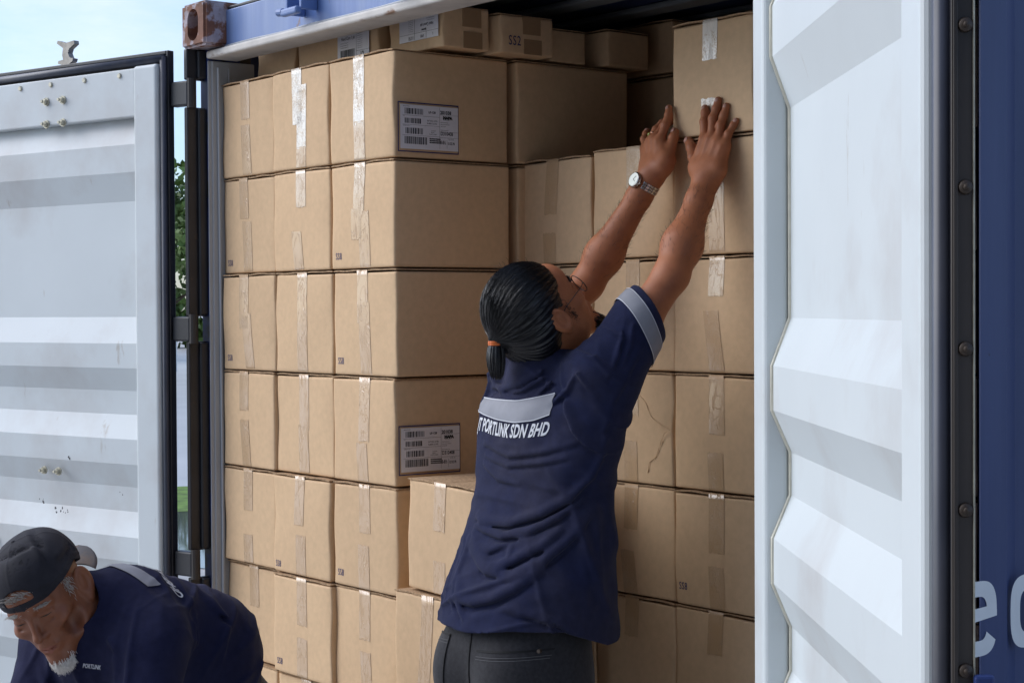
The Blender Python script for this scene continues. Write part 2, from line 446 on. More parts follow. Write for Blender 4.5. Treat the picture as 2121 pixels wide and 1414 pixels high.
mb = MB(); mb.box((XL + .06, .06, 2.545), (XR - .06, LEN, 2.56)); mb.build('roof', M['navy'], CT)
mb = MB()
for i in range(28): mb.box((XL + .07, .12 + i * .21, 2.527), (XR - .07, .19 + i * .21, 2.543), .005)
mb.build('roof_panel', M['dark_int'], CT)
mb = MB(); mb.box((IL, -.02, .12), (IR, LEN - .05, .16)); mb.build('floor', M['ply'], CT)
mb = MB(); mb.box((XL + .07, LEN - .04, .0), (XR - .07, LEN, 2.55)); mb.build('end_wall', M['navy'], CT)
mb = MB(); mb.box((XL + .18, -.035, .0), (XR - .18, .02, .155), .006); mb.build('door_sill', M['darkblue'], CT)

# corner posts
def post(sx, x0):
    """x0 = outer x, sx = +1 towards the opening"""
    X = lambda a: x0 + sx * a
    def bx(mb, a, b, y0, y1, z0, z1, bev=.003):
        mb.box((min(X(a), X(b)), y0, z0), (max(X(a), X(b)), y1, z1), bev)
    mb = MB(); bx(mb, .004, .049, -.034, .10, .118, 2.468); p = mb.build('corner_post', M['darkblue'], CT)
    mb = MB(); bx(mb, .0492, .058, -.026, .105, .16, 2.438, .003); bx(mb, .049, .0535, -.0365, -.02, .16, 2.438, .002)
    mb.tube([(X(.061), -.008, .17), (X(.0615), -.006, 1.2), (X(.061), -.009, 2.42)], .0045, 6)
    mb.tube([(X(.061), .022, .17), (X(.060), .020, 1.3), (X(.061), .024, 2.42)], .003, 6)
    mb.build('door_jamb', M['greypaint'], CT)
    # hinge-side flange, notched at each hinge blade
    for z0, z1 in ((2.312, 2.312), (1.743, 2.312), (1.104, 1.675), (.40, 1.030)):
        if z1 <= z0: z0, z1 = 2.386, 2.470
        mb = MB()
        bx(mb, .010, .028, -.088, -.030, z0, z1, .004)
        bx(mb, .026, .040, -.058, -.030, z0 + .004, z1 - .004, .004)
        mb.build('hinge_guard', M['black'], p)
    for z in (2.349, 1.709, 1.067, .37):
        mb = MB(); mb.cyl((X(.033), -.076, z - .040), (X(.033), -.076, z + .040), .013, n=12)
        mb.build('hinge_pin', M['strip'], p)
post(1, XL); post(-1, XR)

def casting(x0, sx, z0, z1, m):
    """corner casting: hollow block with an oval hole in its end face"""
    xa, xb = sorted((x0, x0 + sx * .133)); y0, y1 = -.088, .06
    b = bmesh.new(); bmesh.ops.create_cube(b, size=1)
    for v in b.verts: v.co = Vector(((xa + xb) / 2 + v.co.x * (xb - xa), (y0 + y1) / 2 + v.co.y * (y1 - y0), (z0 + z1) / 2 + v.co.z * (z1 - z0)))
    bmesh.ops.bevel(b, geom=b.edges[:], offset=.007, segments=3, affect='EDGES')
    me = bpy.data.meshes.new('corner_casting'); b.to_mesh(me); b.free()
    o = link('corner_casting', me, m, CT)
    # oval hole cut with a boolean, then applied
    c = MB(); pts = []
    cx, cz = (xa + xb) / 2, (z0 + z1) / 2
    for k in range(24):
        a = k * math.pi / 12
        pts.append((cx + .031 * math.cos(a), cz + (.012 if math.sin(a) >= 0 else -.012) + .031 * math.sin(a)))
    c.prism(pts, 1, y0 - .02, y0 + .055)
    co = c.build('cutter', M['black'])
    md = o.modifiers.new('b', 'BOOLEAN'); md.operation = 'DIFFERENCE'; md.object = co; md.solver = 'EXACT'
    dg = bpy.context.evaluated_depsgraph_get()
    nm = bpy.data.meshes.new_from_object(o.evaluated_get(dg)); o.modifiers.clear(); o.data = nm
    bpy.data.objects.remove(co)
    for p in nm.polygons: p.material_index = 0
    return o
casting(XL, 1, 2.469, 2.588, M['rust']); casting(XR, -1, 2.469, 2.588, M['rust'])
casting(XL, 1, .0, .118, M['rust']); casting(XR, -1, .0, .118, M['rust'])

# header beam over the opening
mb = MB(); mb.box((XL + .125, -.022, 2.464), (XR - .125, .02, 2.566), .003); hd = mb.build('header', M['blue'], CT)
mb = MB(); mb.box((XL + .060, -.046, 2.441), (XR - .060, .052, 2.4625), .006, 3)
hl = mb.build('header_lip', M['cream'], hd)
mb = MB(); mb.tube([(XL + .14 + i * .08, -.026 + .0012 * math.sin(i * 2.1), 2.4655 + .0010 * math.sin(i * 1.3)) for i in range(27)], .0055, 6); mb.build('weld_seam', M['greypaint'], hd)
mb = MB(); mb.box((XL + .125, -.018, 2.5665), (XR - .125, .08, 2.576), .003); mb.build('roof_edge', M['black'], hd)
def keeper(x):
    mb = MB()
    mb.box((x - .008, -.075, 2.492), (x + .004, -.0222, 2.545), .003)
    mb.box((x + .052, -.070, 2.500), (x + .063, -.0222, 2.550), .003)
    mb.box((x - .012, -.088, 2.487), (x + .066, -.069, 2.506), .006, 3)
    mb.cyl((x - .030, -.080, 2.501), (x - .008, -.079, 2.499), .010, n=12)
    mb.build('lock_keeper', M['blue'], hd)
for x in (.485, .93, 1.45, 1.9): keeper(x)

# ------------------------------------------------------------------ doors
PROF = [(2.297, 0), (2.222, 1), (2.145, 1), (2.066, 0), (1.742, 0), (1.668, 1), (1.599, 1), (1.534, 0), (1.467, 0), (1.400, 1), (1.330, 1), (1.263, 0),
        (1.194, 0), (1.126, 1), (1.058, 1), (.990, 0), (.922, 0), (.854, 1), (.786, 1), (.718, 0), (.46, 0)]
WD = 1.108
M['dullbolt'] = mat('rusty_bolt', (.060, .045, .035), .5, metal=.3, noise=.3, nscale=60)
def door(O, D, nrm, side):
    O = Vector(O); D = Vector(D).normalized(); nrm = Vector(nrm).normalized()
    T = Matrix(((D.x, nrm.x, 0, O.x), (D.y, nrm.y, 0, O.y), (0, 0, 1, 0), (0, 0, 0, 1)))
    def box(mb, a, b, bev=.003, seg=2, mi=0): mb.box(a, b, bev, seg, mi, T)
    zt, zb = 2.452, .20
    # panel (corrugated sheet, horizontal ridges)
    mb = MB()
    lev = (.0150, .0430)
    V = []; n = len(PROF)
    for x in (.115, .990):
        V += [(x, lev[k], z) for z, k in PROF]
        V += [(x, lev[k] - .003, z) for z, k in PROF]
    F = []
    for i in range(n - 1):
        F += [(i, i + 1, 2 * n + i + 1, 2 * n + i), (n + i, n + i + 1, 3 * n + i + 1, 3 * n + i), (i, i + 1, n + i + 1, n + i), (2 * n + i, 2 * n + i + 1, 3 * n + i + 1, 3 * n + i)]
    F += [(0, n, 3 * n, 2 * n), (n - 1, 2 * n - 1, 4 * n - 1, 3 * n - 1)]
    mb.raw(V, F, 0, T)
    # frame members: near-hinge stile, free stile, top and bottom rails
    box(mb, (.022, .0165, zb), (.118, .058, zt - .018), .010, 4)
    box(mb, (.985, .0165, zb), (1.078, .058, zt - .018), .012, 4)
    box(mb, (.1185, .0170, 2.296), (.9845, .050, zt - .022), .004)
    box(mb, (.1185, .0170, zb), (.9845, .050, .462), .004)
    d = mb.build('door', M['white'], CT)
    # sealing bead along the zigzag
    for x in (.1195, .9835):
        mb = MB(); mb.tube([T @ Vector((x, lev[k] + .001, z)) for z, k in PROF], .0032, 6); mb.build('sealant', M['caulk'], d)
    # outer skin and edge flange
    mb = MB()
    box(mb, (.0085, .0125, zb - .03), (.116, .0160, zt + .0078), .001)
    box(mb, (.987, .0125, zb - .03), (WD - .0048, .0160, zt + .0078), .001)
    box(mb, (.1165, .0125, 2.300), (.9865, .0160, zt + .0078), .001)
    box(mb, (.0, .0125, zb - .03), (.008, .034, zt + .018), .002)
    box(mb, (.009, .0125, zt + .008), (WD - .007, .034, zt + .018), .002)
    mb.build('edge_flange', M['black'], d)
    # gasket: double-lipped rubber all round
    mb = MB()
    g = [(.0135, zb), (.0135, zt - .004), (1.088, zt - .004), (1.088, zb)]
    mb.tube([T @ Vector((x, .040, z)) for x, z in [(.013, zb), (.013, zt - .0)]], .0095, 10)
    mb.tube([T @ Vector((x, .040, z)) for x, z in [(1.088, zb), (1.088, zt - .0)]], .0105, 10)
    mb.tube([T @ Vector((x, .040, zt - .004)) for x in (.01, 1.091)], .0105, 10)
    mb.tube([T @ Vector((x, .026, z)) for x, z in [(.014, zb), (.014, zt)]], .008, 8)
    mb.tube([T @ Vector((x, .028, z)) for x, z in [(1.092, zb), (1.092, zt)]], .009, 8)
    mb.build('gasket', M['rubber'], d, True)
    mb = MB()
    box(mb, (WD - .0045, .0125, zb - .03), (WD, .0360, zt + .018), .0015)
    box(mb, (WD + .0002, .0300, zb), (WD + .0022, .0345, zt), .0008)
    st_ = mb.build('retaining_strip', M['strip'], d)
    mb = MB(); box(mb, (WD + .0002, .0132, zb), (WD + .0018, .0152, zt), .0005); mb.build('bare_edge', M['bolt'], st_)
    for k in range(-8, 5):
        z = 1.716 + k * .159
        mb = MB(); mb.cyl((WD, .0225, z), (WD + .004, .0225, z), .0078, .0062, 14, 0, T); mb.cyl((WD + .004, .0225, z), (WD + .0065, .0225, z), .0035, .003, 8, 0, T)
        mb.build('rivet', M['dullbolt'], st_, True)
    for zc in (2.349, 1.709, 1.067, .37):
        mb = MB(); box(mb, (-.070, .002, zc - .034), (-.0005, .028, zc + .034), .005)
        mb.build('hinge_blade', M['black'], d)
    return d, T
DL, TL = door((-.094, -.081, 0), (-.965, -.262, 0), (.262, -.965, 0), 0)
DR, TR = door((2.314, -.222, 0), (.805, -.593, 0), (-.593, -.805, 0), 1)

def bolt(d, T, x, z, y):
    mb = MB()
    mb.cyl((x, y, z), (x, y + .004, z), .012, n=14, M=T); mb.cyl((x, y + .0042, z), (x, y + .012, z), .0088, n=6, M=T); mb.cyl((x, y + .0160, z), (x, y + .021, z), .005, .004, 10, M=T)
    mb.build('bolt', M['bolt'], d, False)
# bolt groups of the left door: found at these heights
for x, z in ((.425, 2.377), (.500, 2.377), (.425, 2.312), (.500, 2.312)): bolt(DL, TL, x, z - .012, .0502)
for x in (.470, .535): bolt(DL, TL, x, 1.296, .043)
for x, z in ((.765, 1.075), (.765, .985)): bolt(DL, TL, x, z, .043 if z > 1.06 else .015)
for x in (.18, .33, .48, .62, .77): 
    mb = MB(); mb.cyl((x, .0505, 2.425 - .012), (x, .055, 2.425 - .012), .008, .006, 10, 0, TL); mb.build('rivet', M['bolt'], DL)
bolt(DR, TR, .62, .995, .015)
# scuffs on the inner face of the left door
def scuff(x, z, y, seed, n=6, sp=.02):
    rn = random.Random(seed); mb = MB()
    for k in range(n):
        cx, cz = x + rn.uniform(-sp, sp), z + rn.uniform(-sp * .5, sp * .5); r_ = rn.uniform(.0015, .0045)
        pts = [(cx + r_ * rn.uniform(.4, 1.3) * math.cos(a * .9), y, cz + r_ * rn.uniform(.4, 1.3) * math.sin(a * .9)) for a in range(7)]
        mb.raw(pts, [tuple(range(7))], 0, TL)
    tag(mb.build('scuff_mark', M['scuff'], DL))
M['scuff'] = mat('black_scuff', (.06, .06, .065), .7)
scuff(.46, 1.176, .0436, 3, 9, .032); scuff(.425, 1.337, .0436, 5, 3, .006); scuff(.55, 1.205, .0436, 8, 4, .012); scuff(.18, 1.25, .0586, 4, 2, .01)
# cam end of the locking bar standing up over the left door's top edge
mb = MB()
x = .525
prof = [(-.010, 0), (.018, 0), (.022, .022), (.036, .028), (.040, .036), (.024, .040), (.016, .054), (.022, .066), (.046, .078), (.044, .088), (.006, .084), (-.030, .094), (-.034, .086), (-.006, .070), (-.010, .050), (-.006, .036), (-.028, .034), (-.030, .026), (-.008, .020)]
mb.prism([(x - p[0], 2.463 + p[1]) for p in prof], 1, -.052, -.034, 0, TL)
mb.cyl((x, -.043, .3), (x, -.043, 2.466), .016, n=14, M=TL)
mb.build('locking_bar', mat('galvanised_steel', (.30, .28, .25), .5, metal=.5, noise=.3, nscale=30), DL)
# handle bracket on the outside of the right door
mb = MB()
mb.box((WD + .001, -.004, .80), (WD + .012, .016, 1.395), .003, 2, 0, TR)
mb.build('lock_bracket', mat('scratched_blue_paint', (.02, .04, .16), .4, noise=.2, nscale=20, col2=(.18, .08, .04), c2scale=10, c2lo=.6, c2hi=.66), DR)

# unseen block added behind the camera only to shade the right side
def shade_block():
    b = empty('shade_block', (7.2, -7.5, 0), 'brown corrugated block added out of view behind the camera to shade the right side', 'shade blocker')
    m = mat('brown_shade_block', (0.13, 0.11, 0.10), .7, noise=.15, nscale=2, stretch=(1, 1, .1))
    p0 = Vector((7.4, -2.2)); p1 = Vector((2.1, -8.2)); d = (p1 - p0).normalized(); nn = Vector((d.y, -d.x))
    if nn.dot(Vector((-1, 1))) < 0: nn = -nn
    L_ = (p1 - p0).length; pts = []; t = 0
    while t < L_:
        for o, h in ((0, 0), (.18, 0), (.20, .04), (.38, .04)): 
            q = p0 + d * (t + o) + nn * h; pts.append((q.x, q.y))
        t += .4
    pts += [(5.4, -14.5), (14.0, -6.0)]
    mb = MB(); mb.prism(pts, 2, 0, 8.5); mb.build('wall', m, b)  # sides of the added shading block
    mb = MB(); mb.prism([(7.5, -1.9), (1.7, -8.4), (5.3, -15.0), (14.6, -5.8)], 2, 8.505, 8.7); mb.build('roof', M['strip'], b)  # top slab of the added shading block
shade_block()
# ================================================================== CARTONS
CW, CL, CH = .2827, .345, .2595
_cn = [0]
def carton_mesh(w, l, h, seed, dent=0.0):
    """closed, slightly bulged and crushed cardboard box; front face at y=0, base at z=0, centred in x"""
    rg = np.random.default_rng(seed)
    n = 13
    r = .0042
    t = np.linspace(0, 1, n); t = np.concatenate([[0, .014, .035], t[1:-1], [.965, .986, 1]])
    m = len(t)
    idx = {}; V = []; F = []
    def vid(a, b, c):
        k = (a, b, c)
        if k not in idx: idx[k] = len(V); V.append((t[a], t[b], t[c]))
        return idx[k]
    e = m - 1
    for a in range(e):
        for b in range(e):
            F.append((vid(a, 0, b), vid(a + 1, 0, b), vid(a + 1, 0, b + 1), vid(a, 0, b + 1)))
            F.append((vid(a, e, b), vid(a, e, b + 1), vid(a + 1, e, b + 1), vid(a + 1, e, b)))
            F.append((vid(0, a, b), vid(0, a, b + 1), vid(0, a + 1, b + 1), vid(0, a + 1, b)))
            F.append((vid(e, a, b), vid(e, a + 1, b), vid(e, a + 1, b + 1), vid(e, a, b + 1)))
            F.append((vid(a, b, 0), vid(a, b + 1, 0), vid(a + 1, b + 1, 0), vid(a + 1, b, 0)))
            F.append((vid(a, b, e), vid(a + 1, b, e), vid(a + 1, b + 1, e), vid(a, b + 1, e)))
    V = np.array(V); S = np.array([w, l, h]); P = V * S
    q = np.clip(P, r, S - r); d = P - q; ln = np.linalg.norm(d, axis=1); k = ln > 1e-9
    P[k] = q[k] + d[k] / ln[k][:, None] * r
    u, v_, z = V.T
    fr = (V[:, 1] < .5)
    bul = np.sin(np.pi * u) * np.sin(np.pi * z)
    ph = rg.uniform(0, 6.28, 8); am = rg.uniform(.3, 1, 4)
    P[:, 1] -= np.where(V[:, 1] == 0, bul * rg.uniform(-.001, .004) + .0011 * np.sin(u * 5 + ph[0]) * np.sin(z * 4 + ph[1]), 0)
    bs = np.sin(np.pi * v_) * np.sin(np.pi * z)
    P[:, 0] += np.where(V[:, 0] == 1, bs * rg.uniform(-.001, .004) + .0012 * np.sin(v_ * 5 + ph[2]) * np.sin(z * 4 + ph[3]), 0)
    # crushed vertical edges
    eg = np.exp(-((u - 1) / .05) ** 2) * np.exp(-(v_ / .05) ** 2)
    P[:, 0] -= eg * .0022 * (1 + np.sin(z * 9 + ph[4])) * am[0]
    P[:, 1] += eg * .0022 * (1 + np.sin(z * 7 + ph[5])) * am[1]
    eg = np.exp(-(u / .05) ** 2) * np.exp(-(v_ / .05) ** 2)
    P[:, 1] += eg * .0020 * (1 + np.sin(z * 8 + ph[6])) * am[2]
    if dent:
        c = np.exp(-((z - .52) / .10) ** 2) * np.exp(-((u - 1) / .13) ** 2) * np.exp(-(v_ / .2) ** 2)
        P[:, 0] -= c * .010 * dent; P[:, 1] += c * .006 * dent
    # sagging top edge
    P[:, 2] -= np.where(V[:, 2] == 1, .0016 * (np.sin(u * 3 + ph[7]) + 1), 0)
    P[:, 0] -= w / 2
    return P, F

def strip_mesh(w, pts, u0, skew, seed, wav=.0003):
    """ribbon of width w following pts (y,z) list, offset outwards"""
    pass

GROUPS = 'brown cartons stacked inside the container'
def carton(x, y, z, label, w=CW, l=CL, h=CH, rz=0.0, ry=0.0, seed=None, tapes=None, mark=None, flap=True, group=GROUPS, dent=0.0, right_tape=False, fh=None, m='card'):
    """x,y,z = front-left-bottom corner"""
    _cn[0] += 1
    seed = _cn[0] * 7 + 3 if seed is None else seed
    rnd = random.Random(seed)
    gap = .0035
    ww = w - gap
    hb = h - .0080 if flap else h - .002
    P, F = carton_mesh(ww, l - .004, hb, seed, dent)
    o = mesh_obj('carton', P, F, M[m], None, True)
    o.location = (x + w / 2, y, z); o.rotation_euler = (0, ry, rz)
    tag(o, label, 'carton', group)
    def child(mb_or, name, mt, smooth=False):
        me = bpy.data.meshes.new(name)
        bmesh.ops.recalc_face_normals(mb_or.bm, faces=mb_or.bm.faces)
        mb_or.bm.to_mesh(me); mb_or.bm.free()
        c = link(name, me, mt, None, smooth); c.parent = o
        return c
    if flap:
        for s in (-1, 1):
            mb = MB(); n = 14; V = []
            arch = rnd.uniform(.0002, .0022); lip = rnd.uniform(-.0008, .0012)
            hw = ww / 2
            for i in range(n + 1):
                t = i / n
                xx = s * (hw - .001 - t * (hw - .0025))
                zz = hb + .0004 + arch * math.sin(math.pi * min(1, t * 1.05)) * (1 if s > 0 else .8) + .0007 * math.sin(t * 9 + seed)
                zt_ = zz + .0034
                if i == 0: zt_ = zz + .0022
                for yy in (-lip + .0008 * math.sin(i * 2.3 + seed), l - .006):
                    V += [(xx, yy, zz), (xx, yy, zt_)]
            Fq = []
            for i in range(n):
                a = i * 4; b = a + 4
                Fq += [(a, b, b + 1, a + 1), (a + 2, a + 3, b + 3, b + 2), (a + 1, b + 1, b + 3, a + 3), (a, a + 2, b + 2, b)]
            Fq += [(0, 1, 3, 2), (n * 4, n * 4 + 2, n * 4 + 3, n * 4 + 1)]
            mb.raw(V, Fq)
            child(mb, 'flap', M['cardedge'])
    rgy = np.random.default_rng(seed); phy = rgy.uniform(0, 6.28, 8); rgy.uniform(.3, 1, 4); c1y = rgy.uniform(-.001, .004)
    def face_y(xx, zz):
        fu = (xx + ww / 2) / ww; fz = min(1, max(0, zz / hb))
        return -(math.sin(math.pi * fu) * math.sin(math.pi * fz) * c1y + .0011 * math.sin(fu * 5 + phy[0]) * math.sin(fz * 4 + phy[1]))
    if tapes is None:
        a = rnd.uniform(.34, .52); b = rnd.uniform(.30, .50)
        tapes = [(rnd.uniform(-.02, .02), 0, a, rnd.uniform(-.04, .04), 'tape'), (rnd.uniform(-.02, .02), 1 - b, 1, rnd.uniform(-.05, .05), 'tape')]
    for (u, t0, t1, sk, tm) in tapes:
        tw = .0235
        nz_, nx_ = 26, 8
        mb = MB(); V = []
        rn = random.Random(seed * 3 + int(t0 * 100))
        jag = [rn.uniform(-.0018, .0018) for _ in range(nx_ + 1)]
        top = t0 <= 0.001; bot = t1 >= .999
        for i in range(nz_ + 1):
            t = t0 + (t1 - t0) * i / nz_
            for k in range(nx_ + 1):
                uu_ = u * ww + (k / nx_ * 2 - 1) * tw + sk * (t - t0) * h
                zz = hb * (1 - t)
                yy = -.0009
                # follow the front face of the mesh closely
                fu = (uu_ + ww / 2) / ww; fz = zz / hb
                if i == 0 and top: zz = hb + .0045; yy = .004
                elif i == 1 and top: zz = hb + .0035; yy = -.0016
                elif i == nz_ and not bot: zz += jag[k]
                elif i == 0: zz += jag[k]
                if bot and i == nz_: zz = .0015; yy = .001
                V.append((uu_, yy, zz, fu, fz))
        # offsets from the carton's own front displacement
        rg = np.random.default_rng(seed)
        ph = rg.uniform(0, 6.28, 8); am = rg.uniform(.3, 1, 4)
        c1 = rg.uniform(-.001, .004)
        VV = []
        for (a_, b_, c_, fu, fz) in V:
            if b_ < 0: b_ -= math.sin(math.pi * fu) * math.sin(math.pi * min(1, max(0, fz))) * c1 + .0011 * math.sin(fu * 5 + ph[0]) * math.sin(fz * 4 + ph[1])
            VV.append((a_, b_, c_))
        Fq = [(i * (nx_ + 1) + k, i * (nx_ + 1) + k + 1, (i + 1) * (nx_ + 1) + k + 1, (i + 1) * (nx_ + 1) + k) for i in range(nz_) for k in range(nx_)]
        mb.raw(VV, Fq)
        child(mb, 'tape', M[tm], True)
    if mark:
        txt, u, v_, sz, fc = mark if len(mark) == 5 else (*mark, 'f')
        mb = MB()
        pl = text_polys(txt, sz * 1.1, .74, sz * .006, 0, spacing=1.15)
        if fc == 'f': mb.raw([(u * ww - ww / 2 + a_, face_y(u * ww - ww / 2 + a_, v_ * h + b_) - .0007, v_ * h + b_) for a_, b_ in pl[0]], pl[1])
        else: put(mb, pl, (ww / 2 + .0046, u * l, v_ * h), (0, 1, 0), (0, 0, 1))
        child(mb, 'printed_mark', M['ink'])
    if right_tape:
        mb = MB()
        for (v0, v1, y0) in ((.0, .42, .42), (.52, 1.0, .40)):
            mb.box((ww / 2 + .0012, l * y0, hb * v0 + .001), (ww / 2 + .0032, l * (y0 + .16 * .345 / l), hb * v1 - .001))
        child(mb, 'tape', mat_side_tape)
    return o
mat_side_tape = mat('brown_tape_on_side', (.36, .225, .12), .35, noise=.05, nscale=30)
# ------------------------------------------------------------------ labels
def barcode(mb, org, ux, uy, w, h, seed, mi=0):
    rnd = random.Random(seed); x = 0
    while x < w:
        b = rnd.choice([.0011, .0011, .0022, .003]); 
        if x + b > w: break
        o = Vector(org) + ux * x
        mb.raw([o, o + ux * b, o + ux * b + uy * h, o + uy * h], [(0, 1, 2, 3)])
        x += b + rnd.choice([.0009, .0013, .002])

def glove_label(ct, org, ux, uy, W_=.178, H_=.118):
    """white label in a printed dark frame; org = lower-left corner of the frame in carton space"""
    org = Vector(org); ux = Vector(ux); uy = Vector(uy); nn = ux.cross(uy)
    fr = MB(); b = .0028
    def rect(mb, x0, y0, x1, y1, dz):
        o = org + nn * dz
        mb.raw([o + ux * x0 + uy * y0, o + ux * x1 + uy * y0, o + ux * x1 + uy * y1, o + ux * x0 + uy * y1], [(0, 1, 2, 3)])
    for r_ in ((0, 0, W_, b), (0, H_ - b, W_, H_), (0, b, b, H_ - b), (W_ - b, b, W_, H_ - b)): rect(fr, *r_, .0006)
    def ch(mb, name, m, parent):
        me = bpy.data.meshes.new(name); mb.bm.to_mesh(me); mb.bm.free()
        c = link(name, me, m, None); c.parent = parent; return c
    ch(fr, 'printed_frame', M['ink'], ct)
    lb = MB(); x0, y0 = .0065, .0075
    lw, lh = W_ - .0085, H_ - .0135
    rect(lb, x0, y0, x0 + lw, y0 + lh, .0010)
    lab = ch(lb, 'shipping_label', M['paper'], ct)
    pr = MB(); o = org + ux * x0 + uy * y0 + nn * .0014
    kx, ky = lw / 1310.0, lh / 985.0
    def at(px, py): return o + ux * (px * kx) + uy * (lh - py * ky)
    def T(s, px, py, hgt, xs=1.0, bold=.0): put(pr, text_polys(s, hgt * ky * 1.38, xs, bold), at(px, py), ux, uy)
    def line(xa, ya, xb, yb, t=4):
        pr.raw([at(xa, ya), at(xb, ya) if ya == yb else at(xa + t, ya), at(xb, yb + t) if ya == yb else at(xa + t, yb), at(xa, yb + t) if ya == yb else at(xa, yb)], [(0, 1, 2, 3)])
    barcode(pr, at(100, 210), ux, uy, 410 * kx, 130 * ky, 1)
    barcode(pr, at(100, 415), ux, uy, 370 * kx, 115 * ky, 2)
    barcode(pr, at(115, 650), ux, uy, 410 * kx, 135 * ky, 3)
    barcode(pr, at(95, 875), ux, uy, 505 * kx, 165 * ky, 4)
    T('PRODUCT ID (SKU)', 62, 48, 20, .75); T('QTY', 62, 268, 18, .8); T('SUPPLIER ID (SKU)', 62, 480, 20, .75)
    T('201038', 900, 165, 78, .95, .0004); T('MAPA', 965, 275, 66, 1.05, .0009); T('PROFESSIONAL', 975, 300, 16, 1.1)
    T('LF-128', 635, 165, 48, 1.05, .0002); T('NATURAL LATEX', 600, 350, 34, .78); T('RUBBER GLOVES', 600, 410, 34, .78)
    T('12 INCH', 690, 565, 24); T('28 MIL', 690, 605, 24); T('FLOCK LINED', 650, 645, 24)
    T('W56 N14 Industrial Dr.', 905, 360, 20, .8); T('Menomonee Falls WI 53051', 905, 405, 20, .8); T('1-800-537-2897', 905, 450, 20, .8); T('MADE IN MALAYSIA', 905, 535, 20, .9)
    T('D310408', 905, 640, 82, .82, .0002); T('8-8½', 900, 840, 84, .62, .0002); T('12 X 12', 1085, 740, 36, .9); T('12 DZ PR', 1065, 845, 58, .62, .0002)
    for k in range(3): T('SAFETY IMPORTANT INFORMATION', 650, 745 + k * 42, 22, .62, .0004)
    for a in ((885, 20, 885, 950), (1050, 740, 1050, 930)): line(*a)
    for a in ((50, 238, 640, 238), (600, 238, 885, 238), (885, 180, 1305, 180), (50, 445, 885, 445), (50, 680, 885, 680), (885, 560, 1305, 560), (885, 690, 1305, 690)): line(*a)
    ch(pr, 'label_print', M['blackink'], lab)

def care_label(ct, org, ux, uy, flip, W_=.092, H_=.10, number='110758'):
    org = Vector(org); ux = Vector(ux); uy = Vector(uy); nn = ux.cross(uy)
    def ch(mb, name, m, parent):
        me = bpy.data.meshes.new(name); mb.bm.to_mesh(me); mb.bm.free()
        c = link(name, me, m, None); c.parent = parent; return c
    lb = MB(); o = org + nn * .0010
    lb.raw([o, o + ux * W_, o + ux * W_ + uy * H_, o + uy * H_], [(0, 1, 2, 3)])
    lab = ch(lb, 'shipping_label', M['paper'], ct)
    pr = MB()
    if flip: o = org + ux * W_ + uy * H_; ux = -ux; uy = -uy
    else: o = org
    o = o + nn * .0014
    def at(x, y): return o + ux * (x * W_) + uy * (y * H_)
    def T(s, x, y, h, xs=1.0, bold=0.): put(pr, text_polys(s, h * H_ * 1.38, xs, bold), at(x, y), ux, uy)
    def line(x0, y0, x1, y1, t=.006):
        if y0 == y1: pr.raw([at(x0, y0), at(x1, y0), at(x1, y0 + t), at(x0, y0 + t)], [(0, 1, 2, 3)])
        else: pr.raw([at(x0, y0), at(x0 + t, y0), at(x0 + t, y1), at(x0, y1)], [(0, 1, 2, 3)])
    barcode(pr, at(.10, .10), ux, uy, .46 * W_, .24 * H_, 7)
    T('Hand Care 1 pk', .12, .58, .085, .82, .0001)
    for k in range(3): T('Soins des mains / Cuidado de manos', .10, .50 - k * .055, .028, .62)
    T('Spontex', .30, .72, .055, .9, .0003)
    for k in range(9): T('Ingredients and directions on pack', .64, .72 - k * .05, .022, .52)
    T('12', .72, .08, .16, .8, .0005); T('Packs', .88, .08, .05, .6)
    T(number, .62, .87, .10, .62); T('69983', .36, .87, .085, .62); T('12', .12, .87, .07, .6)
    line(.0, .80, 1, .80); line(.6, .02, .6, .98); line(.30, .80, .30, .98); line(.6, .26, 1, .26)
    ch(pr, 'label_print', M['blackink'], lab)

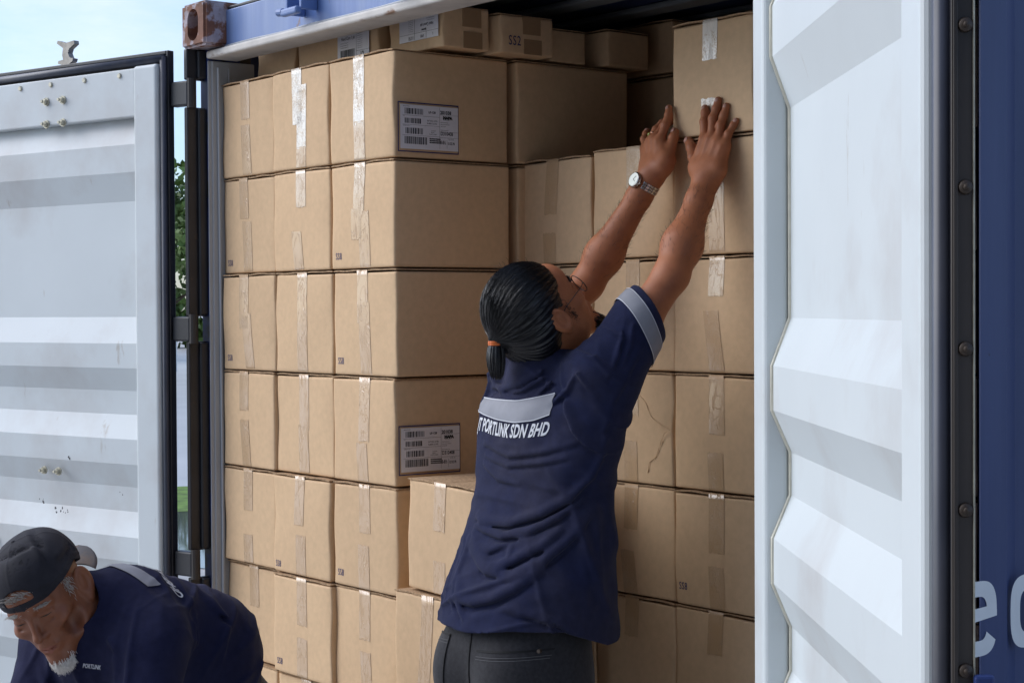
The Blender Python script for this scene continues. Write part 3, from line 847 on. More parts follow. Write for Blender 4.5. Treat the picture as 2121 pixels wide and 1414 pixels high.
# ------------------------------------------------------------------ the stacks
TOP = 2.378                                    # top of the highest full row
rows_z = [TOP - CH * (k + 1) for k in range(6)]
low_z = [.821 - .2203 * (k + 1) for k in range(3)]
ordn = ['first', 'second', 'third']
rown = ['top', 'second', 'third', 'fourth', 'fifth', 'sixth', 'seventh', 'eighth', 'lowest']
coln = {0: 'leftmost column', 1: 'second column', 2: 'third column'}
ss8 = {(0, 1): (.08, .080), (0, 2): (.09, .090), (2, 1): (.07, .09), (2, 2): (.07, .10), (1, 4): (.045, .050), (2, 4): (.07, .09), (1, 5): (.07, .080)}
TP = {  # tapes (u, t0, t1, skew, material) by column, row
 (0, 0): [(-.05, 0, .40, .05, 'tape'), (-.04, .46, 1, .05, 'tape')],
 (1, 0): [(-.05, 0, .55, .02, 'tape3'), (.04, .16, .80, -.02, 'tape3'), (.025, .78, 1, -.02, 'tape')],
 (2, 0): [(-.03, 0, .66, .01, 'tape3'), (-.02, .62, 1, .02, 'tape2')],
 (0, 1): [(-.10, 0, .42, .05, 'tape'), (-.04, .45, 1, .06, 'tape')],
 (1, 1): [(.0, 0, .36, .05, 'tape2'), (-.07, .60, 1, .10, 'tape')],
 (2, 1): [(-.02, 0, .48, -.06, 'tape2'), (-.08, .42, .72, -.02, 'tape'), (.03, .45, 1, .03, 'tape')],
 (0, 2): [(-.08, 0, .56, .02, 'tape'), (-.03, .40, 1, .12, 'tape')],
 (1, 2): [(-.01, 0, .58, .03, 'tape'), (.0, .5, 1, -.02, 'tape')],
 (2, 2): [(-.03, 0, .50, .04, 'tape'), (.0, .30, 1, .05, 'tape')],
 (0, 3): [(-.07, 0, .40, .02, 'tape'), (-.06, .50, 1, .06, 'tape')],
 (1, 3): [(-.01, 0, .55, .0, 'tape'), (-.03, .5, 1, .05, 'tape')],
 (2, 3): [(.03, 0, .6, -.02, 'tape'), (-.02, .62, 1, .05, 'tape')],
}
zadj = {}
for c in range(3):
    for r_ in range(9):
        if r_ < 6: z, h = rows_z[r_], CH
        else: z, h = low_z[r_ - 6], .2203
        rn = random.Random(c * 31 + r_ * 7 + 1)
        dx = {(0, 2): .012, (0, 1): -.002, (2, 1): .004, (2, 2): .010, (2, 3): .002, (1, 5): .006, (2, 4): .006, (1, 2): .006}.get((c, r_), rn.uniform(-.002, .004))
        if c == 0: dx = max(dx, .001)
        dy = {(2, 3): .0, (1, 5): -.012, (1, 4): -.008, (0, 5): .012}.get((c, r_), rn.uniform(-.004, .006))
        x0 = c * CW + dx
        mk = None
        if ss8.get((c, r_)): mk = ('SS8', ss8[(c, r_)][0], ss8[(c, r_)][1], .021)
        look = {(1, 0): ', silvery tape', (2, 0): ', tape with painted shine, glove label', (2, 3): ', with a glove label',
                (0, 0): ''}.get((c, r_), '')
        if mk: look += ', stamped in blue'
        o = carton(x0, dy, z, 'carton in the %s, %s from top%s' % (coln[c], ['first', 'second', 'third', 'fourth', 'fifth', 'sixth', 'seventh', 'eighth', 'ninth'][r_], look),
                   h=h, mark=mk, tapes=TP.get((c, r_)), rz=R(rn.uniform(-.7, .7)), seed=c * 100 + r_ * 11 + 5)
        if (c, r_) == (2, 0): glove_label(o, ((CW - .0035) / 2 + .0045, .0085, 2.131 - z), (0, 1, .0), (0, 0, 1))
        if (c, r_) == (2, 3): glove_label(o, ((CW - .0035) / 2 + .0045, .006, 1.366 - z), (0, 1, .0), (0, 0, 1))
# second layer behind the corner column
for r_ in range(2):
    carton(2 * CW + .008, .362, rows_z[r_], 'dark carton right behind the corner column, %s from the top' % ordn[r_], l=.37, rz=R(.4), seed=900 + r_, tapes=[], group='cartons in the dark behind the front stacks')
# small cartons lying on top, under the header
SM = 'small cartons lying on top of the stacks under the header'
carton(.005, .112, TOP + .004, 'small carton lying above the leftmost column under the header', w=.205, l=.14, h=.112, tapes=[], group=SM, seed=41)
o = carton(.232, .108, TOP + .004, 'small carton with an upright white hand care label above the second column', w=.39, l=.14, h=.112, tapes=[], group=SM, seed=42)
care_label(o, (.0105, -.0034, .004), (1, 0, 0), (0, 0, 1), False, W_=.148, H_=.103)
o = carton(.645, .122, TOP + .006, 'small carton with an upside-down white label, overhanging the corner column', w=.235, l=.142, h=.106, tapes=[], group=SM, seed=43, right_tape=True)
care_label(o, (-.062, -.0034, .026), (1, 0, 0), (0, 0, 1), True, W_=.165, H_=.088)
o = carton(.62, .275, TOP + .002, 'small carton stamped with dark letters and a two, under the header', w=.285, l=.168, h=.100, tapes=[], group=SM, seed=44, right_tape=True, mark=('SS2', .13, .20, .030, 'r'))
BK = 'cartons in the dark behind the front stacks'
carton(.60, .47, TOP + .002, 'small dark carton just behind the one with the two', w=.255, l=.12, h=.088, tapes=[], group=BK, seed=45)
carton(.44, .632, TOP + .002, 'long small carton lying askew in the dark above the second layer', w=.44, l=.15, h=.098, rz=R(2), tapes=[], group=BK, seed=46)
carton(.56, .83, TOP - .255, 'dark carton deep inside, below the tall back one', w=.36, l=.34, h=.25, tapes=[], group=BK, seed=47)
carton(.56, .83, TOP - .003, 'tall dark carton at the very back under the roof', w=.36, l=.34, h=.142, tapes=[], group=BK, seed=48)
carton(.935, .86, TOP - .255, 'dark carton deep inside, behind the tall man\'s left hand', w=.30, l=.34, h=.25, tapes=[], group=BK, seed=49)
carton(.94, .86, TOP - .003, 'dark carton under the roof behind the carton being pushed', w=.42, l=.34, h=.13, tapes=[], group=BK, seed=50)
carton(1.25, .84, TOP - .255, 'dark carton deep inside, just left of the carton being pushed', w=.30, l=.34, h=.25, tapes=[], group=BK, seed=51)
for k, xx in enumerate((.60, .935, 1.25)):
    o = carton(xx, .84, TOP - .515, 'dark carton with a printed rectangle, deep inside, %s from the left' % ordn[k], w=.32, l=.34, h=.258, tapes=[], group=BK, seed=52 + k)
    mb = MB()
    for (a, b_, c_, d_) in ((-.09, .17, .06, .174), (-.09, .09, .06, .094), (-.09, .09, -.086, .174), (.056, .09, .06, .174)): mb.raw([(a, -.0052, b_), (c_, -.0052, b_), (c_, -.0052, d_), (a, -.0052, d_)], [(0, 1, 2, 3)])
    me = bpy.data.meshes.new('printed_frame'); mb.bm.to_mesh(me); mb.bm.free(); cc = link('printed_frame', me, M['ink'], None); cc.parent = o
# right-hand stacks, one carton-length further in
XA = .829; PR = .386
names = {0: 'C', 1: 'A', 2: 'B', 3: 'D'}
rd = {0: 'column behind the tall man\'s head', 1: 'column below the man\'s watch', 2: 'column below the carton being pushed', 3: 'column half hidden by the right door'}
TPR = {
 (1, 0): [(.01, 0, .47, .0, 'tape2')], (0, 0): [(-.01, 0, .52, -.06, 'tape'), (-.06, .7, 1, .0, 'tape')],
 (2, 0): [(.0, .30, 1, .0, 'tape')],
 (2, 1): [(.0, 0, .33, -.02, 'tape2'), (-.06, .46, 1, .12, 'tape')],
 (2, 2): [(-.02, 0, .50, .05, 'tape'), (-.02, .66, 1, .0, 'tape')],
 (2, 3): [(-.02, 0, .5, .02, 'tape'), (-.02, .62, 1, .03, 'tape')],
 (2, 4): [(-.03, 0, .36, -.02, 'tape')],
 (1, 1): [(.0, 0, .40, .02, 'tape')],
 (1, 2): [(-.01, 0, .38, .04, 'tape2'), (-.02, .62, 1, .02, 'tape')],
 (1, 3): [(-.02, 0, .40, -.02, 'tape'), (-.07, .60, 1, .10, 'tape')],
 (1, 4): [(-.02, 0, .36, -.04, 'tape')],
}
RT = 2.135
for c in range(4):
    zt = RT if c else RT - .008
    x0 = XA + c * CW + (.005 if c == 3 else 0)
    for r_ in range(8):
        if r_ < 5: z, h = zt - CH * (r_ + 1), CH
        else: h = (zt - CH * 5 - .16) / 3; z = zt - CH * 5 - h * (r_ - 4)
        if c == 0 and r_ < 5: h_ = CH
        rn = random.Random(c * 17 + r_ * 5 + 3)
        mk = ('SS8', .05, .13, .021) if (c, r_) == (2, 3) else None
        if c == 2 and r_ == 3: z_, = (z - .0,)
        look = ', creased at its right edge' if (c, r_) == (1, 2) else (', stamped in blue' if mk else '')
        o = carton(x0 + rn.uniform(-.002, .003), PR + rn.uniform(-.004, .004), z, 'carton in the %s, %s from top%s' % (rd[c], ['first', 'second', 'third', 'fourth', 'fifth', 'sixth', 'seventh', 'eighth'][r_], look),
               h=h, mark=mk, tapes=TPR.get((c, r_)), rz=R(rn.uniform(-.7, .7)), seed=600 + c * 40 + r_ * 3, dent=1.0 if (c, r_) == (1, 2) else 0)
        if (c, r_) == (1, 2):
            for path in ([(.50, .90), (.56, .80), (.66, .74), (.74, .60), (.86, .53), (.965, .50)], [(.965, .50), (.90, .46), (.84, .34), (.80, .25), (.72, .20), (.69, .08)]):
                mb = MB(); pj = random.Random(9); pts = []
                for (a0, b0), (a1, b1) in zip(path[:-1], path[1:]):
                    for q in range(5):
                        t = q / 5; pts.append(Vector(((a0 + (a1 - a0) * t - .5) * CW + pj.uniform(-.0012, .0012), -.0022 + pj.uniform(-.0006, .0006), (b0 + (b1 - b0) * t) * CH + pj.uniform(-.001, .001))))
                mb.tube(pts, [.0008 + .0004 * math.sin(i * 1.7) for i in range(len(pts))], 5)
                me = bpy.data.meshes.new('crease'); mb.bm.to_mesh(me); mb.bm.free(); cc = link('crease', me, M['card'], None, True); cc.parent = o
# top of the half hidden column and the carton being pushed into place
carton(XA + 3 * CW + .006, PR + .004, RT, 'brown carton behind the right door, next to the one being pushed', seed=781, tapes=[])
carton(1.388, PR - .002, RT + .0015, 'brown carton the standing man pushes, two bits of silvery tape', w=.262, h=.256, rz=R(-1.2), ry=R(0.6), seed=790,
       tapes=[(-.02, 0, .34, -.02, 'tape3'), (-.04, .68, 1, .06, 'tape3')])
# low stack in front, between the corner column and the man
LS = 'low stack of cartons left of the reaching man'
for r_, (z, h, xx, yy, a) in enumerate(((1.112, .259, .916, -.022, -2.2), (.852, .259, .878, -.03, -1.0), (.592, .259, .884, -.03, .5), (.333, .259, .88, -.028, 0), (.16, .172, .88, -.03, 0))):
    carton(xx, yy, z, 'brown carton in the low stack left of the reaching man, %s from the top' % ['first', 'second', 'third', 'fourth', 'fifth'][r_], l=.34, h=h, rz=R(a), ry=R(1.2 if r_ == 0 else .2), seed=820 + r_,
           tapes=[(.0, 0, .42, -.06, 'tape'), (-.02, .70, 1, .0, 'tape')] if r_ == 0 else [(.0, 0, .9, -.10, 'tape')], mark=('SS8', .05, .04, .021) if r_ == 1 else None, group=LS)

# ------------------------------------------------------------------ lettering on the container's own side wall
def lettering():
    xw = XR - .0005
    def arc_shape(cx, cz, w, h, t, segs):
        pass
    mb = MB()
    def sup(cx, cz, a, b, n=3.2, k=40, a0=0, a1=2 * math.pi):
        out = []
        for i in range(k + 1):
            th = a0 + (a1 - a0) * i / k
            c, s = math.cos(th), math.sin(th)
            out.append((cx + a * math.copysign(abs(c) ** (2 / n), c), cz + b * math.copysign(abs(s) ** (2 / n), s)))
        return out
    def ring(cx, cz, a, b, t, a0, a1, k=48):
        o_ = sup(cx, cz, a, b, 3.2, k, a0, a1); i_ = sup(cx, cz, a - t, b - t, 3.2, k, a0, a1)
        V = [(xw, y, z) for y, z in o_] + [(xw, y, z) for y, z in i_]
        mb.raw(V, [(q, q + 1, k + 2 + q, k + 1 + q) for q in range(k)])
    cz = 1.217; h = .0655
    ring(.180, cz, .053, h, .027, R(2), R(360 - 28))
    mb.raw([(xw + .0001, .141, cz - .008), (xw + .0001, .2330, cz + .001), (xw + .0001, .2330, cz + .012), (xw + .0001, .206, cz + .020), (xw + .0001, .141, cz + .016)], [(0, 1, 2, 3, 4)])
    ring(.327, cz, .055, h, .027, 0, 2 * math.pi)
    mb.build('lettering', M['letter'], WR)
lettering()
# ================================================================== FIGURES: one smooth surface each, grown from distance fields
def A(*v): return np.array(v, dtype=np.float64)
def rc(P, a, b, ra, rb):
    a = np.asarray(a, float); b = np.asarray(b, float); ab = b - a
    t = np.clip(((P - a) @ ab) / (ab @ ab), 0, 1)
    return np.linalg.norm(P - a - t[:, None] * ab, axis=1) - (ra + (rb - ra) * t)
def ell(P, c, Rm, rad):
    q = (P - np.asarray(c, float)) @ (np.eye(3) if Rm is None else np.asarray(Rm, float))
    rad = np.asarray(rad, float)
    k0 = np.linalg.norm(q / rad, axis=1); k1 = np.linalg.norm(q / rad ** 2, axis=1) + 1e-9
    return k0 * (k0 - 1) / k1
def smin(a, b, k):
    h = np.clip(.5 + .5 * (b - a) / k, 0, 1)
    return b + (a - b) * h - k * h * (1 - h)
def smax(a, b, k): return -smin(-a, -b, k)

def sdf_mesh(fn, lo, hi, h, margin=0.02, B=8):
    """sparse evaluation + surface nets"""
    lo = np.array(lo, float); hi = np.array(hi, float)
    nb = np.ceil((hi - lo) / (h * B)).astype(int)
    N = nb * B + 1
    F = np.full(N, 1.0, np.float32)
    cx = [lo[i] + (np.arange(nb[i]) + .5) * B * h for i in range(3)]
    G = np.stack(np.meshgrid(*cx, indexing='ij'), -1).reshape(-1, 3)
    D = fn(G)
    rad = B * h * .87 + margin
    act = np.abs(D) < rad
    ins = D < 0
    gi = np.stack(np.meshgrid(*[np.arange(n) for n in nb], indexing='ij'), -1).reshape(-1, 3)
    for g in gi[(~act) & ins]:
        F[g[0] * B:(g[0] + 1) * B + 1, g[1] * B:(g[1] + 1) * B + 1, g[2] * B:(g[2] + 1) * B + 1] = -1
    mask = np.zeros(N, bool)
    for g in gi[act]:
        mask[g[0] * B:(g[0] + 1) * B + 1, g[1] * B:(g[1] + 1) * B + 1, g[2] * B:(g[2] + 1) * B + 1] = True
    ii = np.argwhere(mask)
    vals = np.empty(len(ii), np.float32)
    for s in range(0, len(ii), 400000):
        vals[s:s + 400000] = fn(lo + ii[s:s + 400000] * h)
    F[ii[:, 0], ii[:, 1], ii[:, 2]] = vals
    return nets(F, lo, h)

def nets(F, lo, h):
    S = F < 0
    n = np.array(F.shape) - 1
    c = np.zeros(n, np.int8)
    for dx in (0, 1):
        for dy in (0, 1):
            for dz in (0, 1): c += S[dx:n[0] + dx, dy:n[1] + dy, dz:n[2] + dz]
    cells = np.argwhere((c > 0) & (c < 8))
    idx = np.full(n, -1, np.int64); idx[cells[:, 0], cells[:, 1], cells[:, 2]] = np.arange(len(cells))
    acc = np.zeros((len(cells), 3)); cnt = np.zeros(len(cells))
    cor = [(a, b, d) for a in (0, 1) for b in (0, 1) for d in (0, 1)]
    for i, p in enumerate(cor):
        for q in cor[i + 1:]:
            if sum(abs(p[k] - q[k]) for k in range(3)) != 1: continue
            fa = F[cells[:, 0] + p[0], cells[:, 1] + p[1], cells[:, 2] + p[2]]; fb = F[cells[:, 0] + q[0], cells[:, 1] + q[1], cells[:, 2] + q[2]]
            m = (fa < 0) != (fb < 0)
            t = np.clip(fa / np.where(m, fa - fb, 1), 0, 1)
            pt = np.array(p) + t[:, None] * (np.array(q) - np.array(p))
            acc[m] += pt[m]; cnt[m] += 1
    V = lo + (cells + acc / cnt[:, None]) * h
    Q = []
    for ax in range(3):
        o = [1 if k == ax else 0 for k in range(3)]
        a = S[:F.shape[0] - o[0], :F.shape[1] - o[1], :F.shape[2] - o[2]]; b = S[o[0]:, o[1]:, o[2]:]
        e = np.argwhere(a != b)
        k1, k2 = [k for k in range(3) if k != ax]
        ok = (e[:, k1] > 0) & (e[:, k2] > 0) & (e[:, k1] < n[k1]) & (e[:, k2] < n[k2]) & (e[:, ax] < n[ax])
        e = e[ok]
        sg = a[e[:, 0], e[:, 1], e[:, 2]]
        def cell(d1, d2):
            f = e.copy(); f[:, k1] -= d1; f[:, k2] -= d2; return idx[f[:, 0], f[:, 1], f[:, 2]]
        q = np.stack([cell(1, 1), cell(0, 1), cell(0, 0), cell(1, 0)], 1)
        flip = sg if ax != 1 else ~sg
        q[~flip] = q[~flip][:, ::-1]
        Q.append(q)
    Q = np.concatenate(Q)
    return V, Q

def basis(fwd, up):
    f = A(*fwd); f /= np.linalg.norm(f); u = A(*up); u -= f * (u @ f); u /= np.linalg.norm(u)
    r = np.cross(f, u)
    return np.stack([r, f, u], 1)      # columns: right, forward, up

def bvh_of(V, Q): return BVHTree.FromPolygons([tuple(v) for v in V], [tuple(q) for q in Q])

def fold(P, pts, amp, wid, asym=.35):
    """signed height of a cloth fold running along the 3-D polyline pts"""
    pts = [A(*p) for p in pts]; n = len(pts) - 1
    lo = np.min(pts, 0) - 3 * wid; hi = np.max(pts, 0) + 3 * wid
    out = np.zeros(len(P))
    m0 = np.all((P > lo) & (P < hi), axis=1)
    if not m0.any(): return out
    Q = P[m0]
    best = np.full(len(Q), 1e9); tt = np.zeros(len(Q))
    for i in range(n):
        a, b = pts[i], pts[i + 1]; ab = b - a
        t = np.clip(((Q - a) @ ab) / (ab @ ab), 0, 1)
        d = np.linalg.norm(Q - a - t[:, None] * ab, axis=1)
        m = d < best; best[m] = d[m]; tt[m] = (i + t[m]) / n
    taper = np.sin(np.pi * np.clip(tt * .9 + .05, 0, 1)) ** .6
    out[m0] = amp * taper * np.exp(-(best / wid) ** 1.6)
    return out

# ---- pose of the standing man (metres, read off the photograph's geometry)
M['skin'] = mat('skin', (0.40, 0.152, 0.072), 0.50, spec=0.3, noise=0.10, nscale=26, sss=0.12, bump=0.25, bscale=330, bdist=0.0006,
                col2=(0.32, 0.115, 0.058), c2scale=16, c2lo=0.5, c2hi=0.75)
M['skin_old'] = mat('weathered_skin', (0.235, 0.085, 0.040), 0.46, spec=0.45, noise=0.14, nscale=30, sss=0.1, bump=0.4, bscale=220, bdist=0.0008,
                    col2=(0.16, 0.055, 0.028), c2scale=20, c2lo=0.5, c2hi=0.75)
M['nail'] = mat('finger_nail', (0.50, 0.27, 0.20), 0.3)
M['shirt'] = mat('navy_cotton', (0.017, 0.021, 0.056), 0.95, spec=0.1, noise=0.12, nscale=60, sheen=0.06, bump=0.6, bscale=700, bdist=0.0012, col3=(.11, .11, .14), c3scale=150, c3lo=.71, c3hi=.75, c3f=.7,
                 col2=(0.038, 0.037, 0.060), c2scale=5, c2lo=0.42, c2hi=0.8)
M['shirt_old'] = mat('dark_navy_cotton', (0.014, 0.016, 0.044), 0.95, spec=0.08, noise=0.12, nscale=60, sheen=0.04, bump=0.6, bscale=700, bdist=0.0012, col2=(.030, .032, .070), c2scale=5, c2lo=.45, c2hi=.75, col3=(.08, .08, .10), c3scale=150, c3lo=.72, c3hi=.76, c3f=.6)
M['trousers'] = mat('black_denim', (0.028, 0.028, 0.032), 0.85, spec=0.2, noise=0.25, nscale=120, sheen=0.15, bump=0.5, bscale=700, bdist=0.0006)
M['hair'] = mat('black_hair', (0.005, 0.005, 0.0065), 0.33, spec=0.55, noise=0.3, nscale=200)
M['hair_grey'] = mat('grey_hair', (0.42, 0.40, 0.37), 0.6, noise=0.3, nscale=200)
M['reflective'] = mat('silver_reflective_tape', (0.225, 0.235, 0.27), 0.6, metal=0.0, noise=0.08, nscale=30, bump=0.2, bscale=40, bdist=0.002)
M['shoe'] = mat('black_shoe', (0.015, 0.015, 0.015), 0.5)
M['metalwatch'] = mat('polished_steel', (0.55, 0.50, 0.46), 0.22, metal=1.0)

HC = A(1.397, 0.004, 1.750)                 # head centre of the standing man
HR = basis((0.11, 0.72, 0.69), (-0.05, -0.69, 0.72))
def hw(x, y, z, c=HC, Rm=HR): return c + Rm @ A(x, y, z)

# right hand lies on the carton front (plane y = .385); left hand holds the carton's left edge
RH = dict(
 index=[(1.526, .357, 2.124), (1.515, .366, 2.163), (1.510, .374, 2.184), (1.507, .3765, 2.195)],
 middle=[(1.551, .353, 2.122), (1.544, .364, 2.168), (1.546, .373, 2.190), (1.548, .3765, 2.208)],
 ring=[(1.574, .352, 2.114), (1.567, .364, 2.152), (1.569, .373, 2.174), (1.573, .3765, 2.193)],
 pinky=[(1.592, .353, 2.103), (1.591, .364, 2.131), (1.597, .374, 2.150), (1.602, .3775, 2.159)],
 thumb=[(1.519, .342, 2.065), (1.492, .355, 2.088), (1.474, .366, 2.111), (1.458, .373, 2.127)],
 carp=[(1.530, .335, 2.057), (1.548, .332, 2.055), (1.570, .332, 2.054), (1.588, .334, 2.052)])
RWR = A(1.563, .324, 2.030)
LH = dict(
 index=[(1.396, .345, 2.130), (1.397, .360, 2.166), (1.395, .372, 2.190), (1.391, .3765, 2.206)],
 middle=[(1.372, .352, 2.137), (1.374, .376, 2.165), (1.378, .398, 2.182), (1.380, .412, 2.190)],
 ring=[(1.352, .356, 2.132), (1.351, .374, 2.160), (1.355, .390, 2.176), (1.362, .410, 2.184)],
 pinky=[(1.331, .360, 2.119), (1.313, .372, 2.142), (1.310, .380, 2.155), (1.310, .384, 2.162)],
 thumb=[(1.428, .335, 2.085), (1.424, .350, 2.111), (1.419, .364, 2.136), (1.416, .3715, 2.150)],
 carp=[(1.423, .328, 2.070), (1.406, .328, 2.070), (1.386, .330, 2.071), (1.368, .334, 2.075)])
LWR = A(1.390, .322, 2.050)
REL = A(1.592, .195, 1.827); LEL = A(1.262, .243, 1.814)
RSH = A(1.562, .038, 1.628); LSH = A(1.262, .040, 1.632)

def arm(P, sh, el, wr, J, side):
    d = rc(P, sh, el, .043, .036)
    m = sh * .5 + el * .5
    d = smin(d, ell(P, m + A(0, .006, -.004), None, (.035, .040, .038)), .025)
    ax = (wr - el) / np.linalg.norm(wr - el)
    d = smin(d, rc(P, el, el + ax * .075, .0355, .0392), .02)
    d = smin(d, rc(P, el + ax * .075, wr - ax * .045, .0392, .0262), .03)
    d = smin(d, rc(P, wr - ax * .05, wr, .0262, .0250), .02)
    d = smin(d, ell(P, el + A(.012 * side, -.018, -.010), None, (.018, .016, .018)), .018)
    uv = np.cross(ax, A(0, 1, 0)); uv /= np.linalg.norm(uv)
    for o1, o2 in ((-.012, .006), (.010, -.004), (.002, .014)):
        p_ = [el + ax * (.06 + .05 * i) + uv * (o1 + (o2 - o1) * i / 3) for i in range(4)]
        for a_, b_, r_ in ((p_[0], p_[1], .036), (p_[1], p_[2], .031), (p_[2], p_[3], .0255)):
            d = smin(d, rc(P, a_ + A(0, -r_ * .93, 0), b_ + A(0, -(r_ - .004) * .93, 0), .0012, .0012), .003)
    # flattened wrist
    mc = [A(*J[k][0]) for k in ('index', 'middle', 'ring', 'pinky')]
    cp = [A(*p) for p in J['carp']]
    h = None
    for k, r1, r2 in ((0, .0165, .0135), (1, .0165, .0140), (2, .0165, .0132), (3, .0165, .0125)):
        q = rc(P, cp[k], mc[k], r1, r2)
        h = q if h is None else smin(h, q, .012)
    for k in (0, 1, 2): h = smin(h, rc(P, (mc[k] + mc[k + 1]) / 2 + A(0, .004, -.006), (cp[k] + cp[k + 1]) / 2, .012, .015), .012)
    h = smin(h, rc(P, wr, (cp[1] + cp[2]) / 2, .0245, .0215), .022)
    h = smin(h, rc(P, wr, cp[0], .020, .017), .018); h = smin(h, rc(P, wr, cp[3], .020, .017), .018)
    # thenar mass
    t0 = A(*J['thumb'][0]); h = smin(h, rc(P, wr + (t0 - wr) * .3, t0, .018, .0155), .014)
    h = smin(h, rc(P, t0, (t0 + mc[0]) / 2, .013, .011), .016)
    h = smin(h, rc(P, cp[0], t0, .016, .0150), .014)
    d = smin(d, h, .016)
    f = None
    for k in ('index', 'middle', 'ring', 'pinky', 'thumb'):
        rr_ = {'index': (.0104, .0097, .0090, .0078), 'middle': (.0106, .0100, .0092, .0080), 'ring': (.0102, .0094, .0087, .0076), 'pinky': (.0092, .0084, .0077, .0067), 'thumb': (.0145, .0122, .0114, .0092)}[k]
        js = [A(*j) for j in J[k]]; g = None
        for i in range(3):
            q = rc(P, js[i], js[i + 1], rr_[i], rr_[i + 1])
            g = q if g is None else smin(g, q, .003)
        for i in (1, 2):    # knuckle creases / bulge
            g = smin(g, rc(P, js[i] - A(0, .0012, 0), js[i] + A(0, .0003, 0), rr_[i] * 1.02, rr_[i]), .003)
        for i in (1,):
            pass
        f = g if f is None else np.minimum(f, g)
    d = smin(d, f, .0065)
    # tendons on the back of the hand
    for k in range(4):
        a = cp[k] + (mc[k] - cp[k]) * .25 + A(0, -.0150, 0); b = mc[k] + A(0, -.0122, 0)
        d = smin(d, rc(P, a, b, .0016, .0032), .007)
    return d

def head_skin(P, c, Rm, s=1.0, old=False):
    q = (P - c) @ Rm / s           # x right, y forward, z up
    e = lambda cc, r_: ell(q, cc, None, r_)
    d = e((0, -.012, .030), (.0745, .092, .088))
    d = smin(d, e((0, .030, -.010), (.062, .060, .075)), .03)
    d = smin(d, e((0, .050, -.052), (.050, .042, .050)), .03)       # lower face
    d = smin(d, rc(q, A(-.040, .022, -.080), A(0, .078, -.102), .019, .020), .025)
    d = smin(d, rc(q, A(.040, .022, -.080), A(0, .078, -.102), .019, .020), .025)
    d = smin(d, rc(q, A(-.052, .000, -.040), A(-.042, .022, -.080), .018, .018), .025)
    d = smin(d, rc(q, A(.052, .000, -.040), A(.042, .022, -.080), .018, .018), .025)
    d = smin(d, e((0, .070, .045), (.045, .022, .030)), .02)        # forehead
    # brow
    for sx in (-1, 1):
        d = smin(d, rc(q, A(sx * .012, .0865, .018), A(sx * .045, .072, .020), .0075, .0065), .010)
        d = smax(d, -e((sx * .031, .098, .002), (.0165, .017, .0115)), .010)       # eye socket
        d = smin(d, e((sx * .031, .0765, .001), (.0135, .0105, .0115)), .002)       # eyeball with lids
        d = smin(d, rc(q, A(sx * .019, .0845, .0035), A(sx * .044, .0775, .003), .0042, .0040), .003)   # upper lid
        d = smin(d, rc(q, A(sx * .019, .0835, -.0055), A(sx * .043, .0765, -.0055), .0036, .0036), .004)  # lower lid
        d = smin(d, e((sx * .040, .066, -.024), (.021, .020, .016)), .015)         # cheekbone
    # nose
    d = smin(d, rc(q, A(0, .088, .010), A(0, .108, -.030), .0065, .0090), .010)
    d = smin(d, e((0, .1105, -.034), (.0100, .0105, .0085)), .006)
    for sx in (-1, 1): d = smin(d, e((sx * .0120, .0985, -.037), (.0075, .0105, .0070)), .005)
    for sx in (-1, 1): d = smax(d, -e((sx * .0065, .105, -.0445), (.0034, .0050, .0030)), .003)
    # mouth
    d = smin(d, e((0, .088, -.064), (.024, .014, .020)), .012)
    d = smin(d, rc(q, A(-.016, .0945, -.0620), A(.016, .0945, -.0620), .0042, .0042), .004)
    d = smin(d, rc(q, A(-.013, .0945, -.0735), A(.013, .0945, -.0735), .0050, .0050), .004)
    d = smax(d, -rc(q, A(-.022, .0985, -.0682), A(.022, .0985, -.0682), .0018, .0018), .003)
    d = smin(d, e((0, .086, -.100), (.018, .013, .014)), .012)
    if old:
        for sx in (-1, 1):
            d = smin(d, ell(q, A(sx * .043, .030, -.066), None, (.022, .034, .024)), .02)
            d = smin(d, ell(q, A(sx * .046, .060, -.026), None, (.020, .020, .015)), .014)
            d = smax(d, -rc(q, A(sx * .017, .104, -.036), A(sx * .034, .088, -.070), .0022, .0022), .006)
            d = smax(d, -e((sx * .052, .054, -.052), (.016, .020, .022)), .020)
            d = smax(d, -rc(q, A(sx * .020, .0935, -.014), A(sx * .040, .083, -.014), .0018, .0018), .006)
        for k in range(3): d = smax(d, -rc(q, A(-.035, .0955 - .001 * k, .040 + k * .012), A(.035, .0955 - .001 * k, .042 + k * .012), .0014, .0014), .006)
    # ears: a flaring shell with a rim, a hollow and a lobe
    for sx in (-1, 1):
        er_ax = A(sx * .86, .50 if old else -.12, 0); er_ax /= np.linalg.norm(er_ax)
        fz = A(0, -.16, .99); fy = np.cross(fz, er_ax); fy /= np.linalg.norm(fy); fz = np.cross(er_ax, fy)
        Er = np.stack([er_ax, fy, fz], 1)
        cc = A(sx * .0835, -.012, -.008)
        er = ell(q, cc, Er, (.0085, .0215, .0345))
        er = smax(er, -ell(q, cc + er_ax * .0075 + A(0, .003, .002), Er, (.0062, .0135, .0225)), .003)
        er = smin(er, ell(q, cc + er_ax * .0015 + A(0, .004, .003), Er, (.0040, .0060, .0150)), .004)
        er = smin(er, rc(q, cc + A(-sx * .002, .006, -.026), cc + A(-sx * .003, .008, -.033), .0085, .0070), .006)
        er = smin(er, rc(q, cc + A(-sx * .012, .006, .010), cc + A(-sx * .012, .006, -.018), .010, .010), .008)
        d = smin(d, er, .004)
    return d * s

